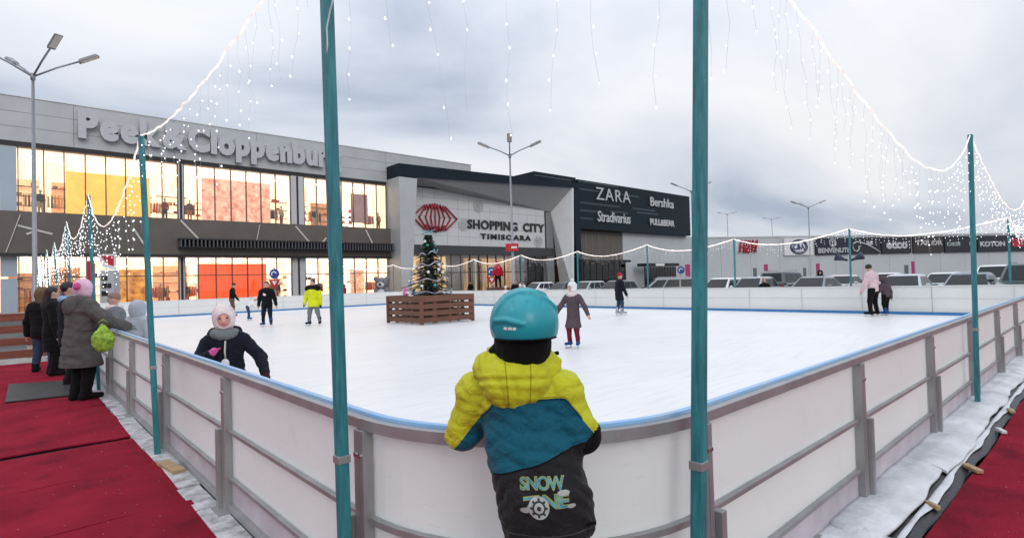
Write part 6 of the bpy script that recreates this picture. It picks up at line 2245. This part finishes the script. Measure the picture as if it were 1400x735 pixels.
def wrap_on(ob, me, lift):
    """lay a flat print on the back (-Y side) of a mesh in the child's frame"""
    bm = bmesh.new()
    bm.from_mesh(ob.data)
    tree = BVHTree.FromBMesh(bm)
    b2_ = bmesh.new()
    b2_.from_mesh(me)
    bmesh.ops.triangulate(b2_, faces=b2_.faces[:])
    for thr in (0.012, 0.008, 0.006):
        es = [e_ for e_ in b2_.edges if e_.calc_length() > thr]
        if es and len(b2_.verts) < 6000:
            bmesh.ops.subdivide_edges(b2_, edges=es, cuts=1)
            bmesh.ops.triangulate(b2_, faces=b2_.faces[:])
    ys = []
    for v in b2_.verts:
        h = tree.ray_cast(Vector((v.co.x, -1.0, v.co.z)), Vector((0, 1, 0)))
        ys.append(h[0].y if h[0] is not None else None)
    ok = [y_ for y_ in ys if y_ is not None]
    base = sum(ok) / max(len(ok), 1)
    for v, y_ in zip(b2_.verts, ys):
        v.co.y = (y_ if y_ is not None else base) - lift
    b2_.to_mesh(me)
    b2_.free()
    bm.free()
    return me


KB = [c for c in KID.children if c.name.startswith('body')][0]
pc_ = {'c': mat('print_cyan', (0.015, 0.12, 0.20), 0.5, 0, 0.4, 60, col2=(0.12, 0.33, 0.30)), 'y': mat('print_yellow', (0.26, 0.30, 0.05), 0.5, 0, 0), 'k': mat('print_black', (0.012, 0.012, 0.014), 0.6, 0, 0), 'w': mat('print_white', (0.36, 0.38, 0.36), 0.5, 0, 0)}


def print_text(s, px0, py0, px1, py1, m, off, lift, rotd=0.0):
    a, c = kl(px0, py1, 1.56), kl(px1, py0, 1.56)
    me = text_mesh(s, width=c[0] - a[0], height=c[2] - a[2], extrude=0.0, offset=off, space=0.9, m=m)
    co = np.array([v.co for v in me.vertices])
    w_ = c[0] - a[0]
    co[:, 2] += co[:, 0] * math.tan(R(rotd)) - 0.10 * np.abs(co[:, 0] - w_ / 2) ** 2 / w_
    co[:, 0] += a[0]
    co[:, 2] += a[2]
    me.vertices.foreach_set('co', co.ravel())
    me.update()
    link('jacket_print', wrap_on(KB, me, lift), KID)


def print_disc(px, py, r, m, lift, sx=1.0, n=20):
    c = kl(px, py, 1.56)
    me = MB().add([(c[0] + sx * r * math.cos(6.2832 * i / n), 0, c[2] + r * math.sin(6.2832 * i / n)) for i in range(n)], [tuple(range(n))]).mesh('jacket_print', m)
    link('jacket_print', wrap_on(KB, me, lift), KID)


def seam(pts, w, m, lift, ob=None, nm='seam'):
    """narrow stitched strip laid on the jacket along (x, z) points"""
    vs, fs = [], []
    for i, (x_, z_) in enumerate(pts):
        a_ = pts[max(i - 1, 0)]
        c_ = pts[min(i + 1, len(pts) - 1)]
        d_ = np.array([c_[0] - a_[0], c_[1] - a_[1]])
        d_ /= max(np.linalg.norm(d_), 1e-6)
        vs += [(x_ - d_[1] * w / 2, 0, z_ + d_[0] * w / 2), (x_ + d_[1] * w / 2, 0, z_ - d_[0] * w / 2)]
    for i in range(len(pts) - 1):
        fs.append((2 * i, 2 * i + 1, 2 * i + 3, 2 * i + 2))
    link(nm, wrap_on(ob or KB, MB().add(vs, fs).mesh(nm, m), lift), KID)


seam_d = cloth('seam_dark', (0.001, 0.035, 0.075))
seam_y = cloth('seam_olive', (0.30, 0.29, 0.012))
yk = []
for i in range(61):
    x_ = -0.19 + 0.31 * i / 60
    yk.append((x_, 1.135 - max(abs(x_ + 0.035) - 0.105, 0) * 1.25))
seam(yk, 0.004, seam_d, 0.0015)
seam([(x_, z_ + 0.007) for x_, z_ in yk], 0.0022, seam_y, 0.0015)
seam([(-0.16 + 0.28 * i / 40, 0.968 + 0.30 * (-0.16 + 0.28 * i / 40)) for i in range(41)], 0.004, kblack, 0.0015)
seam([(-0.13 + 0.26 * i / 40, pel[2] - 0.015) for i in range(41)], 0.003, mat('stitch_grey', (0.05, 0.05, 0.055), 0.8, 0, 0), 0.0015)
# hood: centre seams and the elastic edge
hx0 = float(hn[0])
for dx in (-0.038, 0.042):
    seam([(hx0 + dx * (1 - 0.2 * i / 20), float(hn[2]) + 0.055 - 0.14 * i / 20) for i in range(21)], 0.0028, seam_y, 0.0015, hood_o, 'hood_seam')
print_text('SNOW', 712, 656, 775, 675, pc_['y'], 0.055, 0.0012)
print_text('SNOW', 713, 657, 774, 674, pc_['c'], 0.012, 0.0022)
print_text('Z NE', 714, 680, 780, 701, pc_['y'], 0.055, 0.0012, 4)
print_text('Z NE', 715, 681, 779, 700, pc_['c'], 0.012, 0.0022, 4)
print_disc(737, 695, 0.030, pc_['w'], 0.0035)
print_disc(737, 695, 0.019, pc_['k'], 0.0050)
print_disc(737, 695, 0.014, pc_['w'], 0.0065)
print_disc(737, 695, 0.006, pc_['k'], 0.0080)
for k in range(8):
    a = k * 0.785
    print_disc(737 + 10.5 * math.cos(a), 695 + 10.5 * math.sin(a), 0.0035, pc_['k'], 0.0052, n=8)
print_disc(719, 699, 0.008, pc_['w'], 0.003, 2.0, 10)
print_disc(783, 694, 0.006, pc_['w'], 0.003, 2.2, 10)
print_disc(772, 677, 0.008, pc_['w'], 0.003, 2.4, 10)
HB = [c for c in KID.children if c.name.startswith('helmet')][0]
for k, (px, w_) in enumerate(((691, 0.006), (697, 0.007), (703, 0.006))):
    c = kl(px, 449.3, 1.66)
    me = MB().add([(c[0] - w_, 0, c[2] - 0.004), (c[0] + w_ * 0.8, 0, c[2] - 0.0045), (c[0] + w_, 0, c[2] + 0.004), (c[0] - w_ * 0.6, 0, c[2] + 0.0045)], [(0, 1, 2, 3)]).mesh('helmet_mark', wp_)
    link('helmet_mark', wrap_on(HB, me, 0.0015), KID)
